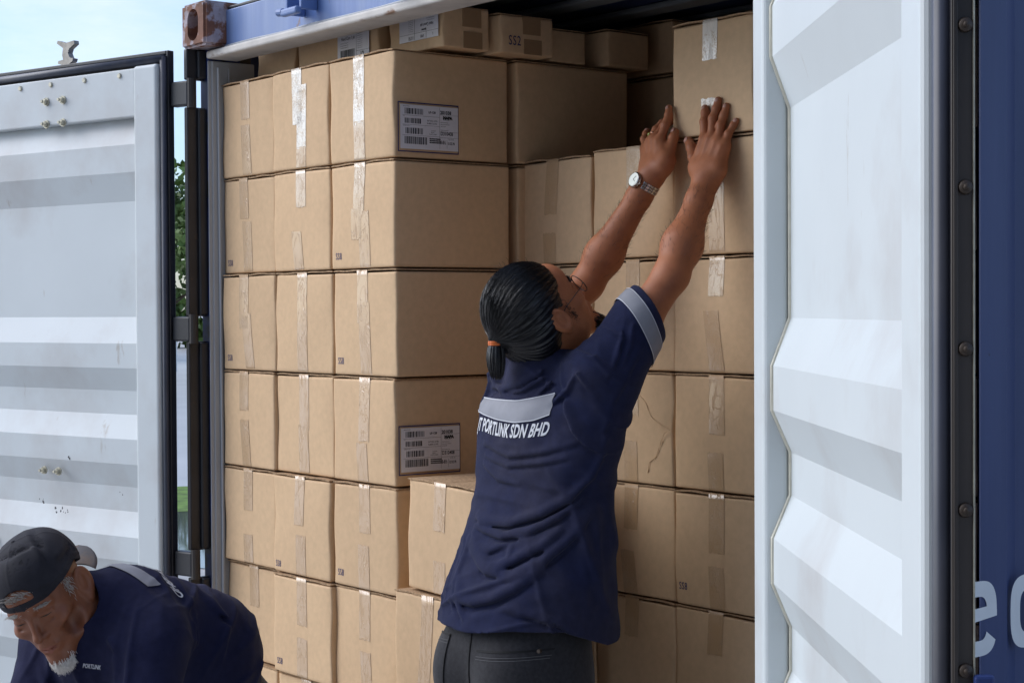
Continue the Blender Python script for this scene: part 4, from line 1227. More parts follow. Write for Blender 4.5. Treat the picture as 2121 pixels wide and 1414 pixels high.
TC = [(1.392, -.036, .90), (1.392, -.034, 1.09), (1.392, -.022, 1.185), (1.392, -.008, 1.255), (1.391, .005, 1.327), (1.390, .013, 1.388), (1.390, .020, 1.49), (1.388, .022, 1.60)]
TAB = [(.200, .180), (.196, .178), (.190, .156), (.186, .135), (.181, .119), (.179, .109), (.182, .110), (.160, .095)]
TZ = np.array([c[2] for c in TC])
SDIR = (REL - RSH) / np.linalg.norm(REL - RSH); LDIR = (LEL - LSH) / np.linalg.norm(LEL - LSH)
SN = SDIR + A(.30, .38, -.22); SN = SN / np.linalg.norm(SN)
SE = RSH + SDIR * .165; LE_ = LSH + LDIR * .12
NK = A(1.388, .022, 1.650)
def cloth_base(P):
    z = P[:, 2]
    cx = np.interp(z, TZ, [c[0] for c in TC]); cy = np.interp(z, TZ, [c[1] for c in TC])
    a = np.interp(z, TZ, [c[0] for c in TAB]); b = np.interp(z, TZ, [c[1] for c in TAB])
    x = P[:, 0] - cx; y = P[:, 1] - cy
    p = 2.3
    k = (np.abs(x / a) ** p + np.abs(y / b) ** p) ** (1 / p)
    d = (k - 1) * np.minimum(a, b) * .95
    d = smax(d, z - 1.600, .07)
    d = smin(d, rc(P, RSH + A(-.02, 0, -.01), SE + SDIR * .08, .057, .047), .040)
    d = smin(d, rc(P, LSH + A(.01, 0, -.02), LE_, .060, .054), .035)
    d = smin(d, rc(P, LSH + A(.03, -.005, -.01), RSH + A(-.03, -.005, -.005), .050, .050), .05)
    d = smin(d, rc(P, SE - SDIR * .03, A(1.530, .01, 1.46), .050, .050), .05)     # drape under the raised arm
    d = smin(d, rc(P, NK + A(0, -.01, -.035), NK + A(0, -.014, .004), .080, .068), .02)   # collar
    return d

back = A(.40, 1, 0); back /= np.linalg.norm(back)
def onto(p, d=back, off=.0016, dist=.6, b=None):
    p = A(*p); o = p - d * .35
    loc, nr, i, ds = b.ray_cast(Vector(o), Vector(d), dist)
    if loc is None: return None
    return A(*loc) - d * off
def band(name, m, c00, c01, nu, nv, par, d=back, off=.0016, b=None, smooth=0):
    """ruled patch between two polylines projected on the cloth"""
    V = []; ok = []
    for j in range(nv + 1):
        for i in range(nu + 1):
            t = i / nu
            f = t * (len(c00) - 1); k = min(int(f), len(c00) - 2); f -= k
            p0 = A(*c00[k]) * (1 - f) + A(*c00[k + 1]) * f; p1 = A(*c01[k]) * (1 - f) + A(*c01[k + 1]) * f
            p = p0 + (p1 - p0) * j / nv
            q = onto(p, d, off, b=b)
            V.append(q if q is not None else p); ok.append(q is not None)
    if smooth:
        for _ in range(smooth):
            W = list(V)
            for j in range(nv + 1):
                for i in range(nu + 1):
                    a = j * (nu + 1) + i; l_ = W[a - 1] if i else W[a] * 2 - W[a + 1]; r_ = W[a + 1] if i < nu else W[a] * 2 - W[a - 1]
                    V[a] = (l_ + W[a] * 2 + r_) / 4
            W = list(V)
            for j in range(1, nv):
                for i in range(nu + 1):
                    a = j * (nu + 1) + i; V[a] = (W[a - nu - 1] + W[a] * 2 + W[a + nu + 1]) / 4
    F = []
    for j in range(nv):
        for i in range(nu):
            a = j * (nu + 1) + i; qd = (a, a + 1, a + nu + 2, a + nu + 1)
            if all(ok[k] for k in qd) and max(np.linalg.norm(V[qd[k]] - V[qd[(k + 1) % 4]]) for k in range(4)) < .03: F.append(qd)
    return mesh_obj(name, V, F, m, par, True)

def sleeve_band(par, c, ax, t0, t1, m, name, b, n=72, off=.0016, steps=6):
    ax = A(*ax); u = np.cross(ax, A(0, 0, 1)); u /= np.linalg.norm(u); v = np.cross(ax, u)
    V = []; ok = []
    for j in range(steps + 1):
        o = c + ax * (t0 + (t1 - t0) * j / steps)
        for i in range(n):
            a = i / n * 2 * math.pi; dd = u * math.cos(a) + v * math.sin(a)
            loc, nr, ix, ds = b.ray_cast(Vector(o + dd * .16), Vector(-dd), .16)
            ok.append(loc is not None); V.append(A(*loc) + dd * off if loc is not None else o)
    F = [(j * n + i, j * n + (i + 1) % n, (j + 1) * n + (i + 1) % n, (j + 1) * n + i) for j in range(steps) for i in range(n)]
    F = [f for f in F if all(ok[k] for k in f) and max(np.linalg.norm(V[f[k]] - V[f[(k + 1) % 4]]) for k in range(4)) < .02]
    return mesh_obj(name, V, F, m, par, True)

def tufts(name, areas, m, n, ln, rad, seed, c=HC, Rm=HR, s=.95, base=None):
    rg = np.random.default_rng(seed); mb = MB()
    sk = base
    for (cc, sp, dr) in areas:
        for k in range(n):
            p = A(*cc) + rg.normal(size=3) * A(*sp)
            w_ = c + Rm @ (p * s); dd = c + Rm @ (A(0, -.02, 0) * s); o = w_ - dd; o /= np.linalg.norm(o)
            loc, nr, ix, ds = sk.ray_cast(Vector(w_ + o * .08), Vector(-o), .16)
            if loc is None: continue
            st_ = A(*loc); g = Rm @ A(*dr); g = g / np.linalg.norm(g) * .8 + o * .35 + rg.normal(size=3) * .22
            L_ = ln * rg.uniform(.5, 1.15)
            mb.tube([Vector(st_ - o * .002), Vector(st_ + g * L_ * .55), Vector(st_ + g * L_ + Rm @ A(0, .0, -.12) * L_)], [rad, rad * .9, rad * .3], 4)
    return mb.build(name, m, None, True)

def radial_folds(P, c, e1, e2, n, amp, reach, ph=0.0, k=1.6):
    """tension creases fanning out from a pulled point of the cloth"""
    v = P - c; x = v @ e1; y = v @ e2; r = np.sqrt(x * x + y * y) + 1e-6
    a = np.arctan2(y, x)
    w = np.sin(a * n + ph + .9 * np.sin(a * 3 + ph * 2) + 1.2 * np.sin(r * 17 + ph))
    w = np.sign(w) * np.abs(w) ** .8
    return amp * w * np.clip(r / (reach * .25), 0, 1) * np.exp(-(r / reach) ** k)

def limb_hair(par, b, a0, a1, rad, n, ln, seed, m):
    rg = np.random.default_rng(seed); mb = MB(); ax = (a1 - a0) / np.linalg.norm(a1 - a0)
    u = np.cross(ax, A(0, 0, 1)); u /= np.linalg.norm(u); v = np.cross(ax, u)
    for k in range(n):
        t = rg.uniform(0, 1); th = rg.uniform(0, 6.28); d = u * math.cos(th) + v * math.sin(th); o = a0 + (a1 - a0) * t
        loc, nr, i, ds = b.ray_cast(Vector(o + d * .09), Vector(-d), .09)
        if loc is None: continue
        g = ax * .6 + d * .5 + rg.normal(size=3) * .35; g /= np.linalg.norm(g); L_ = ln * rg.uniform(.5, 1.2); p = A(*loc)
        mb.tube([Vector(p), Vector(p + g * L_ * .5), Vector(p + g * L_ + ax * L_ * .25)], [rad, rad, rad * .4], 3)
    mb.build('arm_hair', m, par, True)

def creases(P, c, d, f, amp, rad, ph=0.0, bend=0.0, across=None):
    """a patch of irregular, roughly parallel cloth creases; d = direction across them"""
    c = np.asarray(c, float); d = np.asarray(d, float); d = d / np.linalg.norm(d)
    v = P - c; r2_ = ((v / np.asarray(rad, float)) ** 2).sum(1)
    out = np.zeros(len(P)); m = r2_ < 5
    if not m.any(): return out
    v = v[m]; e = np.cross(d, A(.3, .2, 1)); e = e / np.linalg.norm(e)
    s_ = v @ d; t_ = v @ e
    w = f * s_ + ph + bend * t_ * t_ * f + 1.1 * np.sin(t_ * 13 + ph) + .8 * np.sin(s_ * f * .37 + t_ * 21 + 2 * ph)
    h = 2.3 * np.exp(-4.5 * np.sin(w / 2) ** 2) * (.55 + .45 * np.sin(t_ * 19 + w * .5 + ph))
    out[m] = amp * h * np.exp(-r2_[m])
    return out
def standing_man():
    def body(P):
        d = head_skin(P, HC, HR, .95)
        d = smin(d, rc(P, hw(0, -.010, -.055), NK + A(0, .0, -.02), .056, .060), .03)
        d = smin(d, rc(P, NK + A(0, .01, -.06), NK + A(0, .02, -.12), .065, .080), .04)
        for sh, el, wr, J, s in ((RSH, REL, RWR, RH, 1), (LSH, LEL, LWR, LH, -1)):
            d = smin(d, arm(P, sh, el, wr, J, s), .02 if True else 0)
        return d
    V, Q = sdf_mesh(body, (1.12, -.16, 1.50), (1.68, .46, 2.27), .0026)
    BV_, BQ_ = V, Q
    man = mesh_obj('person', V, Q, M['skin'], None, True)
    tag(man, 'ponytailed man in a navy shirt reaching up with both hands to push a carton', 'person')
    # ---------------- shirt
    sdir, ldir = SDIR, LDIR
    # cloth folds: (points, amplitude, width)
    folds = [
        ([(1.316, -0.085, 1.475), (1.406, -0.092, 1.454), (1.497, -0.077, 1.467), (1.565, -0.043, 1.487)], 0.005, 0.009),
        ([(1.318, -0.087, 1.449), (1.407, -0.093, 1.434), (1.498, -0.077, 1.445), (1.552, -0.056, 1.457)], 0.0045, 0.008),
        ([(1.31, -0.086, 1.43), (1.372, -0.095, 1.404), (1.441, -0.093, 1.398)], 0.0045, 0.008),
        ([(1.321, -0.11, 1.322), (1.348, -0.118, 1.313), (1.445, -0.114, 1.32), (1.509, -0.087, 1.343), (1.552, -0.045, 1.376), (1.58, -0.013, 1.418), (1.592, 0.0, 1.452), (1.595, 0.01, 1.494)], 0.012, 0.011),
        ([(1.322, -0.118, 1.304), (1.376, -0.126, 1.297), (1.429, -0.128, 1.291), (1.493, -0.107, 1.306), (1.54, -0.068, 1.338), (1.565, -0.022, 1.379)], 0.008, 0.01),
        ([(1.32, -0.122, 1.291), (1.356, -0.138, 1.265), (1.403, -0.141, 1.261), (1.441, -0.132, 1.276)], 0.007, 0.01),
        ([(1.334, -0.132, 1.272), (1.412, -0.154, 1.234), (1.447, -0.153, 1.229), (1.483, -0.132, 1.252), (1.526, -0.101, 1.28), (1.546, -0.073, 1.309)], 0.01, 0.012),
        ([(1.427, -0.154, 1.23), (1.466, -0.14, 1.246), (1.46, -0.13, 1.271)], 0.008, 0.009),
        ([(1.329, -0.136, 1.262), (1.413, -0.16, 1.221), (1.488, -0.148, 1.216), (1.534, -0.108, 1.247), (1.563, -0.055, 1.296), (1.57, -0.01, 1.344)], 0.009, 0.013),
        ([(1.331, -0.168, 1.195), (1.363, -0.186, 1.161), (1.407, -0.187, 1.159), (1.462, -0.176, 1.173), (1.502, -0.152, 1.197), (1.538, -0.11, 1.235)], 0.011, 0.014),
        ([(1.311, -0.126, 1.277), (1.32, -0.148, 1.232), (1.319, -0.168, 1.189), (1.336, -0.19, 1.141)], 0.008, 0.01),
        ([(1.341, -0.173, 1.188), (1.347, -0.186, 1.155), (1.386, -0.199, 1.127)], 0.007, 0.01),
        ([(1.492, -0.172, 1.156), (1.545, -0.138, 1.146), (1.575, -0.097, 1.128), (1.584, -0.073, 1.11)], 0.007, 0.012),
        ([(1.571, 0.004, 1.354), (1.578, 0.002, 1.256), (1.583, -0.0, 1.159)], 0.007, 0.014),
        ([(1.572, -0.041, 1.279), (1.58, -0.034, 1.211), (1.585, -0.034, 1.133)], 0.005, 0.014),
        ([(1.283, -0.04, 1.592), (1.347, -0.059, 1.589), (1.416, -0.063, 1.604), (1.448, -0.043, 1.626), (1.478, -0.041, 1.643)], 0.007, 0.008),
        ([(1.329, -0.055, 1.581), (1.416, -0.063, 1.589), (1.451, -0.045, 1.61), (1.501, -0.047, 1.637)], 0.005, 0.007),
        ([(1.456, -0.049, 1.585), (1.478, -0.041, 1.605), (1.52, -0.048, 1.63), (1.536, -0.046, 1.648)], 0.006, 0.008),
        ([(1.501, -0.047, 1.569), (1.531, -0.038, 1.592), (1.548, -0.04, 1.615), (1.548, -0.044, 1.645)], 0.007, 0.009),
        ([(1.552, -0.039, 1.658), (1.556, -0.04, 1.633), (1.566, -0.029, 1.613), (1.575, -0.016, 1.595)], 0.006, 0.008),
        ([(1.603, 0.052, 1.734), (1.608, 0.043, 1.694), (1.607, 0.031, 1.657), (1.6, 0.014, 1.62)], 0.007, 0.008),
        ([(1.617, 0.066, 1.724), (1.617, 0.059, 1.682), (1.611, 0.044, 1.644)], 0.006, 0.008),
        ([(1.622, 0.079, 1.678), (1.611, 0.055, 1.629), (1.599, 0.027, 1.571), (1.595, 0.011, 1.512)], 0.008, 0.01),
        ([(1.601, 0.034, 1.698), (1.589, 0.034, 1.724)], 0.004, 0.005),
        ([(1.599, 0.025, 1.686), (1.584, 0.025, 1.715)], 0.004, 0.005),
        ([(1.593, 0.009, 1.671), (1.575, 0.007, 1.7)], 0.004, 0.005),
        ([(1.591, 0.002, 1.663), (1.572, -0.002, 1.692)], 0.004, 0.005),
        ([(1.587, -0.008, 1.655), (1.568, -0.013, 1.686)], 0.004, 0.005),
        ([(1.267, -0.037, 1.646), (1.26, -0.039, 1.623), (1.263, -0.038, 1.599)], 0.006, 0.007),
    ]
    def shirt(P, off=0.0):
        d = cloth_base(P)
        for pts, am, wd in folds:
            am = am * 2.1; wd = wd * .82
            pts2 = [(p[0], p[1], p[2] - wd * 1.15) for p in pts]
            d = d - fold(P, pts, am, wd * .85) + fold(P, pts2, am * .62, wd * .8)
        g = np.sin(P[:, 0] * 41 + P[:, 2] * 23) * np.sin(P[:, 2] * 37 - P[:, 1] * 29) * .0014 + np.sin(P[:, 0] * 90 - P[:, 2] * 60 + 2 * np.sin(P[:, 2] * 19)) * .0005
        d = d - creases(P, (1.575, .0, 1.52), (.8, .1, .45), 150, .0050, (.07, .12, .13), .4, 3)       # under the raised arm
        d = d - creases(P, (1.560, -.01, 1.68), SDIR, 190, .0040, (.06, .08, .06), 1.0)               # bunched on the shoulder
        d = d - creases(P, (1.36, -.08, 1.61), (.5, .2, .85), 150, .0042, (.13, .09, .035), 2.0, 4)   # below the collar
        d = d - creases(P, (1.27, -.05, 1.58), (.9, -.3, .25), 170, .0038, (.05, .09, .05), .7)
        d = d - creases(P, (1.42, -.10, 1.34), (.1, 0, 1), 120, .0030, (.16, .1, .11), 3.0, 2)
        d = d - creases(P, (1.40, -.18, 1.16), (-.35, 0, 1), 135, .0046, (.16, .1, .07), 5.0, 3)
        d = d - creases(P, (1.57, -.02, 1.20), (.75, .6, .35), 110, .0050, (.07, .12, .15), 4.0)
        d = d - creases(P, (1.26, -.13, 1.18), (.8, -.4, .5), 140, .0040, (.05, .08, .10), 2.7)
        return d + g - off
    def shirt_shell(P):
        d = shirt(P)
        inner = -(d + .007)
        # hem
        hemz = 1.100 + .010 * np.clip((P[:, 0] - 1.40) / .12, 0, 1) - .040 * np.clip((P[:, 1] + .09) / .12, 0, 1) + .002 * np.sin(P[:, 0] * 30)
        hem = hemz - P[:, 2]
        cut = P - SE; a1 = cut @ SN
        nearR = ((P - RSH) @ sdir > .05) & (P[:, 2] > 1.6) & (P[:, 0] > 1.41)
        nearL = ((P - LSH) @ ldir > .05) & (P[:, 2] > 1.6) & (P[:, 0] <= 1.41)
        a2 = (P - LE_) @ ldir
        d = smax(d, hem, .003)
        d = np.where(nearR, smax(d, a1, .003), d)
        d = np.where(nearL, smax(d, a2, .003), d)
        # openings
        hollow = np.where(P[:, 2] < 1.14, inner, -1e3)
        hollow = np.where(a1 > -.03, np.where(nearR, inner, hollow), hollow)
        hollow = np.where(a2 > -.03, np.where(nearL, inner, hollow), hollow)
        d = np.maximum(d, hollow)
        # neck hole
        nk = rc(P, NK + A(0, .012, -.012), NK + A(0, .0, .09), .064, .070)
        d = smax(d, -nk, .004)
        return d
    SV, SQ = sdf_mesh(shirt_shell, (1.14, -.28, 1.03), (1.70, .26, 1.86), .0032)
    sh = mesh_obj('shirt', SV, SQ, M['shirt'], man, True)
    bv = bvh_of(SV, SQ)
    y = -.12
    top = [(1.232, -.01, 1.576), (1.245, -.030, 1.572), (1.262, -.040, 1.568), (1.353, -.069, 1.567), (1.412, -.07, 1.567), (1.454, -.058, 1.574), (1.496, -.043, 1.585)]
    bot = [(1.225, -.02, 1.540), (1.245, -.045, 1.541), (1.277, -.063, 1.538), (1.355, -.083, 1.528), (1.422, -.084, 1.524), (1.470, -.075, 1.530), (1.508, -.056, 1.543)]
    st = band('reflective_strip', M['reflective'], top, bot, 70, 14, sh, b=bv, off=.0034, smooth=5)
    M['stitch'] = mat('white_stitching', (.55, .57, .62), .8)
    eps = .0016
    band('stitching', M['stitch'], [(p[0], p[1], p[2] + eps) for p in top], [(p[0], p[1], p[2] - .0004) for p in top], 70, 1, st, off=.0044, b=bv, smooth=5)
    band('stitching', M['stitch'], [(p[0], p[1], p[2] + .0004) for p in bot], [(p[0], p[1], p[2] - eps) for p in bot], 70, 1, st, off=.0044, b=bv, smooth=5)
    # lettering across the back
    pl, pf = text_polys('JT PORTLINK SDN BHD', .038, .62, .0011, .15, spacing=1.04)
    wmax = max(v[0] for v in pl)
    line_ = [(1.272, -.062, 1.500), (1.300, -.077, 1.500), (1.318, -.082, 1.499), (1.340, -.086, 1.495), (1.400, -.09, 1.492), (1.460, -.084, 1.495), (1.506, -.070, 1.502)]
    cum = np.concatenate([[0], np.cumsum([np.linalg.norm(A(*line_[i + 1]) - A(*line_[i])) for i in range(len(line_) - 1)])])
    V = []; ok = []
    M['print'] = mat('white_print', (.62, .64, .68), .7)
    for (vx, vy) in pl:
        t = vx / wmax * cum[-1]; k = min(int(np.searchsorted(cum, t, side='right')) - 1, len(line_) - 2); t = (t - cum[k]) / (cum[k + 1] - cum[k])
        p0 = A(*line_[k]) * (1 - t) + A(*line_[k + 1]) * t; p0[2] += vy
        q = onto(p0, off=.0018, b=bv); ok.append(q is not None); V.append(q if q is not None else p0)
    F = [f for f in pf if all(ok[i] for i in f)]
    mesh_obj('lettering', V, F, M['print'], sh, False)
    # reflective band round the right sleeve: rings at two stations along the sleeve, cast inwards
    sleeve_band(sh, SE, SN, -.050, -.020, M['reflective'], 'reflective_strip', bv, off=.003)
    sleeve_band(sh, SE, SN, -.0515, -.0498, M['stitch'], 'stitching', bv, off=.0042, steps=1)
    sleeve_band(sh, SE, SN, -.0202, -.0185, M['stitch'], 'stitching', bv, off=.0042, steps=1)
    # ---------------- trousers
    def tr(P):
        d = ell(P, (1.392, -.055, 1.04), None, (.168, .140, .20))
        d = smin(d, ell(P, (1.315, -.125, 1.00), None, (.080, .080, .11)), .03)
        d = smin(d, ell(P, (1.469, -.125, 1.00), None, (.080, .080, .11)), .03)
        for s in (-1, 1):
            hp = A(1.392 + s * .085, -.05, .98); kn = A(1.392 + s * .095, -.02, .54); an = A(1.392 + s * .10, -.07, .09)
            d = smin(d, rc(P, hp, kn, .095, .068), .03)
            d = smin(d, rc(P, kn, an, .068, .052), .03)
        d = smax(d, P[:, 2] - 1.13, .004); d = smax(d, .06 - P[:, 2], .004)
        d = smax(d, -rc(P, A(1.405, -.255, 1.03), A(1.392, -.17, .86), .010, .010), .020)
        for pts, am, wd in (([(1.27, -.19, .92), (1.33, -.20, .95), (1.39, -.18, .98)], .006, .010), ([(1.50, -.19, .96), (1.45, -.20, .99)], .006, .010), ([(1.25, -.15, 1.05), (1.26, -.18, .97)], .006, .010)):
            d = d - fold(P, pts, am, wd)
        return d
    TV, TQ = sdf_mesh(tr, (1.15, -.32, .04), (1.64, .15, 1.15), .0052)
    t = mesh_obj('trousers', TV, TQ, M['trousers'], man, True)
    tb = bvh_of(TV, TQ)
    M['seam'] = mat('denim_seam', (.004, .004, .005), .8); M['seam2'] = mat('grey_thread', (.10, .10, .105), .9)
    for xa, xb, z0, z1 in ((1.275, 1.330, 1.082, 1.084), (1.432, 1.568, 1.066, 1.076)):
        pk = band('back_pocket', M['trousers'], [(xa, y, z0), (xb, y, z1)], [(xa + .006, y, z0 - .15), (xb - .006, y, z1 - .15)], 18, 18, t, A(0, 1, 0), .0030, tb)
        for dz, hh, mm in ((.0015, .004, 'seam'), (-.0115, .0011, 'seam2'), (-.0170, .0011, 'seam2')):
            band('stitching', M[mm], [(xa, y, z0 + dz), (xb, y, z1 + dz)], [(xa, y, z0 + dz - hh), (xb, y, z1 + dz - hh)], 18, 1, pk, A(0, 1, 0), .0044, tb)
    sm = MB(); sm.tube([Vector(onto((1.405 - .001 * i, y, 1.10 - .03 * i), A(0, 1, 0), .0005, b=tb)) for i in range(7)], .0022, 6); sm.build('seam', M['seam'], t, True)
    for s in (-1, 1):
        c = A(1.392 + s * .10, -.03, 0)
        mb = MB(); mb.box((c[0] - .05, c[1] - .11, .0), (c[0] + .05, c[1] + .17, .075), .03, 4); mb.build('shoe', M['shoe'], man, True)
    mb = MB(); mb.cyl((1.553, -.128, 1.075), (1.556, -.136, 1.075), .0040, n=12); mb.build('rivet', M['dullbolt'], t)
    # ---------------- hair
    TIE = hw(.0, -.1215, .036)
    def hair(P):
        q = (P - HC) @ HR / .95
        e = lambda cc, r_: ell(q, cc, None, r_)
        d = e((0, -.024, .040), (.088, .102, .098))
        d = smin(d, e((0, -.055, -.005), (.080, .070, .070)), .03)
        d = smin(d, e((.0, -.062, -.045), (.060, .045, .045)), .03)
        t_ = (TIE - HC) @ HR / .95
        d = smin(d, rc(q, A(0, -.090, .020), t_, .034, .011), .018)
        pl = (q[:, 1] - .050) * .88 + (q[:, 2] - .045) * -.47
        d = smax(d, pl, .010)
        ear = rc(q, A(.09, -.001, -.012), A(.05, -.001, -.012), .027, .027); d = smax(d, -ear, .005)
        ear = rc(q, A(-.09, -.001, -.012), A(-.05, -.001, -.012), .027, .027); d = smax(d, -ear, .005)
        low = (-.080 - q[:, 2]) + (q[:, 1] + .03) * .9; d = smax(d, low, .012)
        side_ = (q[:, 1] - .012) - (q[:, 2] + .01) * .45; d = np.where(q[:, 2] < .045, smax(d, side_ - .0, .008), d)
        # combed strands: grooves running from the hairline to the tie
        v = q - t_; ax = A(0, .97, .0)
        u1 = A(1, 0, 0); u2 = np.cross(ax, u1)
        ang = np.arctan2(v @ u1, v @ u2 * 1.0 + 1e-6)
        dist = np.linalg.norm(v, axis=1)
        g = .0011 * np.sin(ang * 40 + 2.0 * np.sin(ang * 5)) + .0008 * np.sin(ang * 71 + 2 * np.sin(ang * 3)) + .0004 * np.sin(ang * 118)
        return (d + g * np.clip(dist / .05, .2, 1)) * .95
    HV, HQ = sdf_mesh(hair, HC - .19, HC + .19, .0019)
    hr = mesh_obj('hair', HV, HQ, M['hair'], man, True)
    # ponytail below the tie
    rg = np.random.default_rng(4)
    mb = MB()
    end = TIE + A(-.002, .004, -.078)
    for k in range(150):
        a = rg.uniform(0, 6.28); rr_ = math.sqrt(rg.uniform(0, 1))
        o = lambda R_: A(math.cos(a) * R_ * rr_, math.sin(a) * R_ * rr_, 0)
        L_ = rg.uniform(.80, 1.06)
        p0 = TIE + o(.008) + A(0, .004, .008); p1 = TIE + (end - TIE) * .3 * L_ + o(.019); p2 = TIE + (end - TIE) * .68 * L_ + o(.024); p3 = TIE + (end - TIE) * L_ + o(.011)
        pts = []
        for t_ in np.linspace(0, 1, 8):
            b_ = [(1 - t_) ** 3, 3 * t_ * (1 - t_) ** 2, 3 * t_ ** 2 * (1 - t_), t_ ** 3]
            pts.append(Vector(b_[0] * p0 + b_[1] * p1 + b_[2] * p2 + b_[3] * p3))
        mb.tube(pts, [.0026, .0028, .0028, .0026, .0024, .0020, .0014, .0005], 5)
    mb.build('ponytail', M['hair'], hr, True)
    # loose strands over the combed surface
    hb = bvh_of(HV, HQ)
    mb = MB()
    for k in range(520):
        x_ = rg.uniform(-.08, .08); z_ = rg.uniform(-.02, .15)
        start = hw(x_, .035 + rg.uniform(-.03, .02), z_)
        pts = []
        for t_ in np.linspace(0, 1, 11):
            p = start * (1 - t_) + TIE * t_
            dirn = p - hw(0, -.02, .0); dirn /= np.linalg.norm(dirn)
            loc, nr, ix, ds = hb.ray_cast(Vector(p + dirn * .15), Vector(-dirn), .2)
            if loc is None: continue
            pts.append(Vector(A(*loc) + dirn * (.0006 + .001 * math.sin(t_ * 3.1))))
        if len(pts) > 6: mb.tube(pts, .0004, 3)
    for k in range(26):
        a = rg.uniform(-.05, .05); p0 = hw(a, .04 + rg.uniform(-.06, .02), .125)
        d0 = HR @ A(rg.uniform(-.5, .5), rg.uniform(-1, .4), rg.uniform(.2, .8)); d0 /= np.linalg.norm(d0)
        p0_ = p0 - hw(0, -.02, 0); p0_ /= np.linalg.norm(p0_)
        loc, nr, ix, ds = hb.ray_cast(Vector(p0 + p0_ * .12), Vector(-p0_), .2)
        if loc is None: continue
        p0 = A(*loc) - p0_ * .001
        L_ = rg.uniform(.008, .024); mb.tube([Vector(p0), Vector(p0 + d0 * L_ * .5 + A(0, 0, .002)), Vector(p0 + d0 * L_ + A(0, -.004, -.001))], .00028, 3)
    mb.build('hair_strands', M['hair'], hr, True)
    mb = MB(); ax = (end - TIE) / np.linalg.norm(end - TIE)
    for r_ in range(3):
        cpt = TIE + ax * (.002 + r_ * .0028) ; u = np.cross(ax, A(1, 0, 0)); u /= np.linalg.norm(u); v = np.cross(ax, u)
        mb.tube([Vector(cpt + (u * math.cos(q) + v * math.sin(q)) * .0135) for q in np.linspace(0, 2 * math.pi, 25)], .0022, 6)
    mb.build('hair_tie', mat('orange_rubber_band', (.70, .16, .03), .5), hr, True)
    # beard: chin tuft, sideburn
    sb = bvh_of(BV_, BQ_)
    o = tufts('beard', [((0, .088, -.108), (.010, .006, .009), (0, .3, -1)), ((.018, .080, -.104), (.008, .006, .008), (0, .2, -1))], M['hair'], 230, .020, .0010, 3, base=sb); o.parent = man
    for k_, ar in enumerate([((.068, .024, -.006), (.003, .005, .013), (.1, .2, -1)), ((.066, .030, -.030), (.003, .004, .008), (.1, .2, -1)), ((-.068, .024, -.012), (.003, .006, .014), (-.1, .2, -1))]):
        o = tufts('sideburn', [ar], M['hair'], 80, .0040, .0004, 5 + k_, base=sb); o.parent = man
    for sx_ in (1, -1):
        o = tufts('eyebrow', [((sx_ * .034, .085, .024), (.009, .003, .002), (sx_, -.2, .1))], M['hair'], 120, .008, .0006, 9 + sx_, base=sb); o.parent = man
    for w0, w1, sd_ in ((REL, RWR, 21), (LEL, LWR, 22)): limb_hair(man, sb, w0 + (w1 - w0) * .12, w0 + (w1 - w0) * .86, .00022, 420, .011, sd_, M['hair'])
    # glasses
    gm = mat('dark_wire_frame', (.05, .045, .045), .3, metal=.9)
    mb = MB()
    for s in (-1, 1):
        cx = s * .034
        mb.tube([Vector(hw((cx + .0250 * math.cos(q)) * .95, (.1040 - abs(s * .034 + .025 * math.cos(q)) * .10) * .95, (-.004 + .0225 * math.sin(q)) * .95)) for q in np.linspace(0, 2 * math.pi, 37)], .0011, 6)
        mb.tube([Vector(hw(*(A(s * .0590, .0980, .004) * .95))), Vector(hw(*(A(s * .0700, .085, .004) * .95))), Vector(hw(*(A(s * .0790, .02, .002) * .95))), Vector(hw(*(A(s * .080, -.002, -.004) * .95)))], .0010, 6)
    mb.tube([Vector(hw(*(A(-.009, .1035, .002) * .95))), Vector(hw(*(A(0, .1065, .004) * .95))), Vector(hw(*(A(.009, .1035, .002) * .95)))], .0011, 6)
    gl = mb.build('glasses', gm, man, True)
    # nails
    for J, sk_ in ((RH, 1), (LH, -1)):
        for k in ('index', 'middle', 'ring', 'pinky', 'thumb'):
            if sk_ < 0 and k in ('middle', 'ring'): continue
            a, b = A(*J[k][2]), A(*J[k][3]); ax = (b - a) / np.linalg.norm(b - a)
            dn = A(0, -1, 0) if not (sk_ < 0 and k == 'thumb') else A(-.1, -1, 0)
            dn = dn - ax * (dn @ ax); dn /= np.linalg.norm(dn); sd = np.cross(ax, dn)
            w_ = .0048 if k != 'thumb' else .0068; L_ = .0095 if k != 'thumb' else .012
            rr_ = {'thumb': .0102, 'pinky': .0073}.get(k, .0084)
            VV = []; nn_ = 8; mm = 8
            for i in range(nn_ + 1):
                for j in range(mm + 1):
                    u = j / mm * 2 - 1; t_ = i / nn_
                    wd = w_ * min(1, (1 - (abs(t_ * 2 - 1)) ** 4) * 1.2 + .25)
                    VV.append(b + ax * (-.0055 + t_ * L_) + sd * (u * wd) + dn * (rr_ + .0007 - .0022 * u * u - .0025 * max(0, t_ - .55) ** 1.5 * 3))
            FF = [(i * (mm + 1) + j, i * (mm + 1) + j + 1, (i + 1) * (mm + 1) + j + 1, (i + 1) * (mm + 1) + j) for i in range(nn_) for j in range(mm)]
            mesh_obj('fingernail', VV, FF, M['nail'], man, True)
    # ring on the left ring finger
    a, b = A(*LH['ring'][0]), A(*LH['ring'][1]); ax = (b - a) / np.linalg.norm(b - a); u = np.cross(ax, A(0, 0, 1)); u /= np.linalg.norm(u); v = np.cross(ax, u)
    c = a * .42 + b * .58; mb = MB()
    mb.tube([Vector(c + (u * math.cos(q) + v * math.sin(q)) * .0098) for q in np.linspace(0, 2 * math.pi, 25)], .0016, 6)
    rgo = mb.build('ring', mat('rose_gold', (.62, .33, .22), .25, metal=1), man, True)
    stn = c + A(-.45, -.85, .1) * .0112
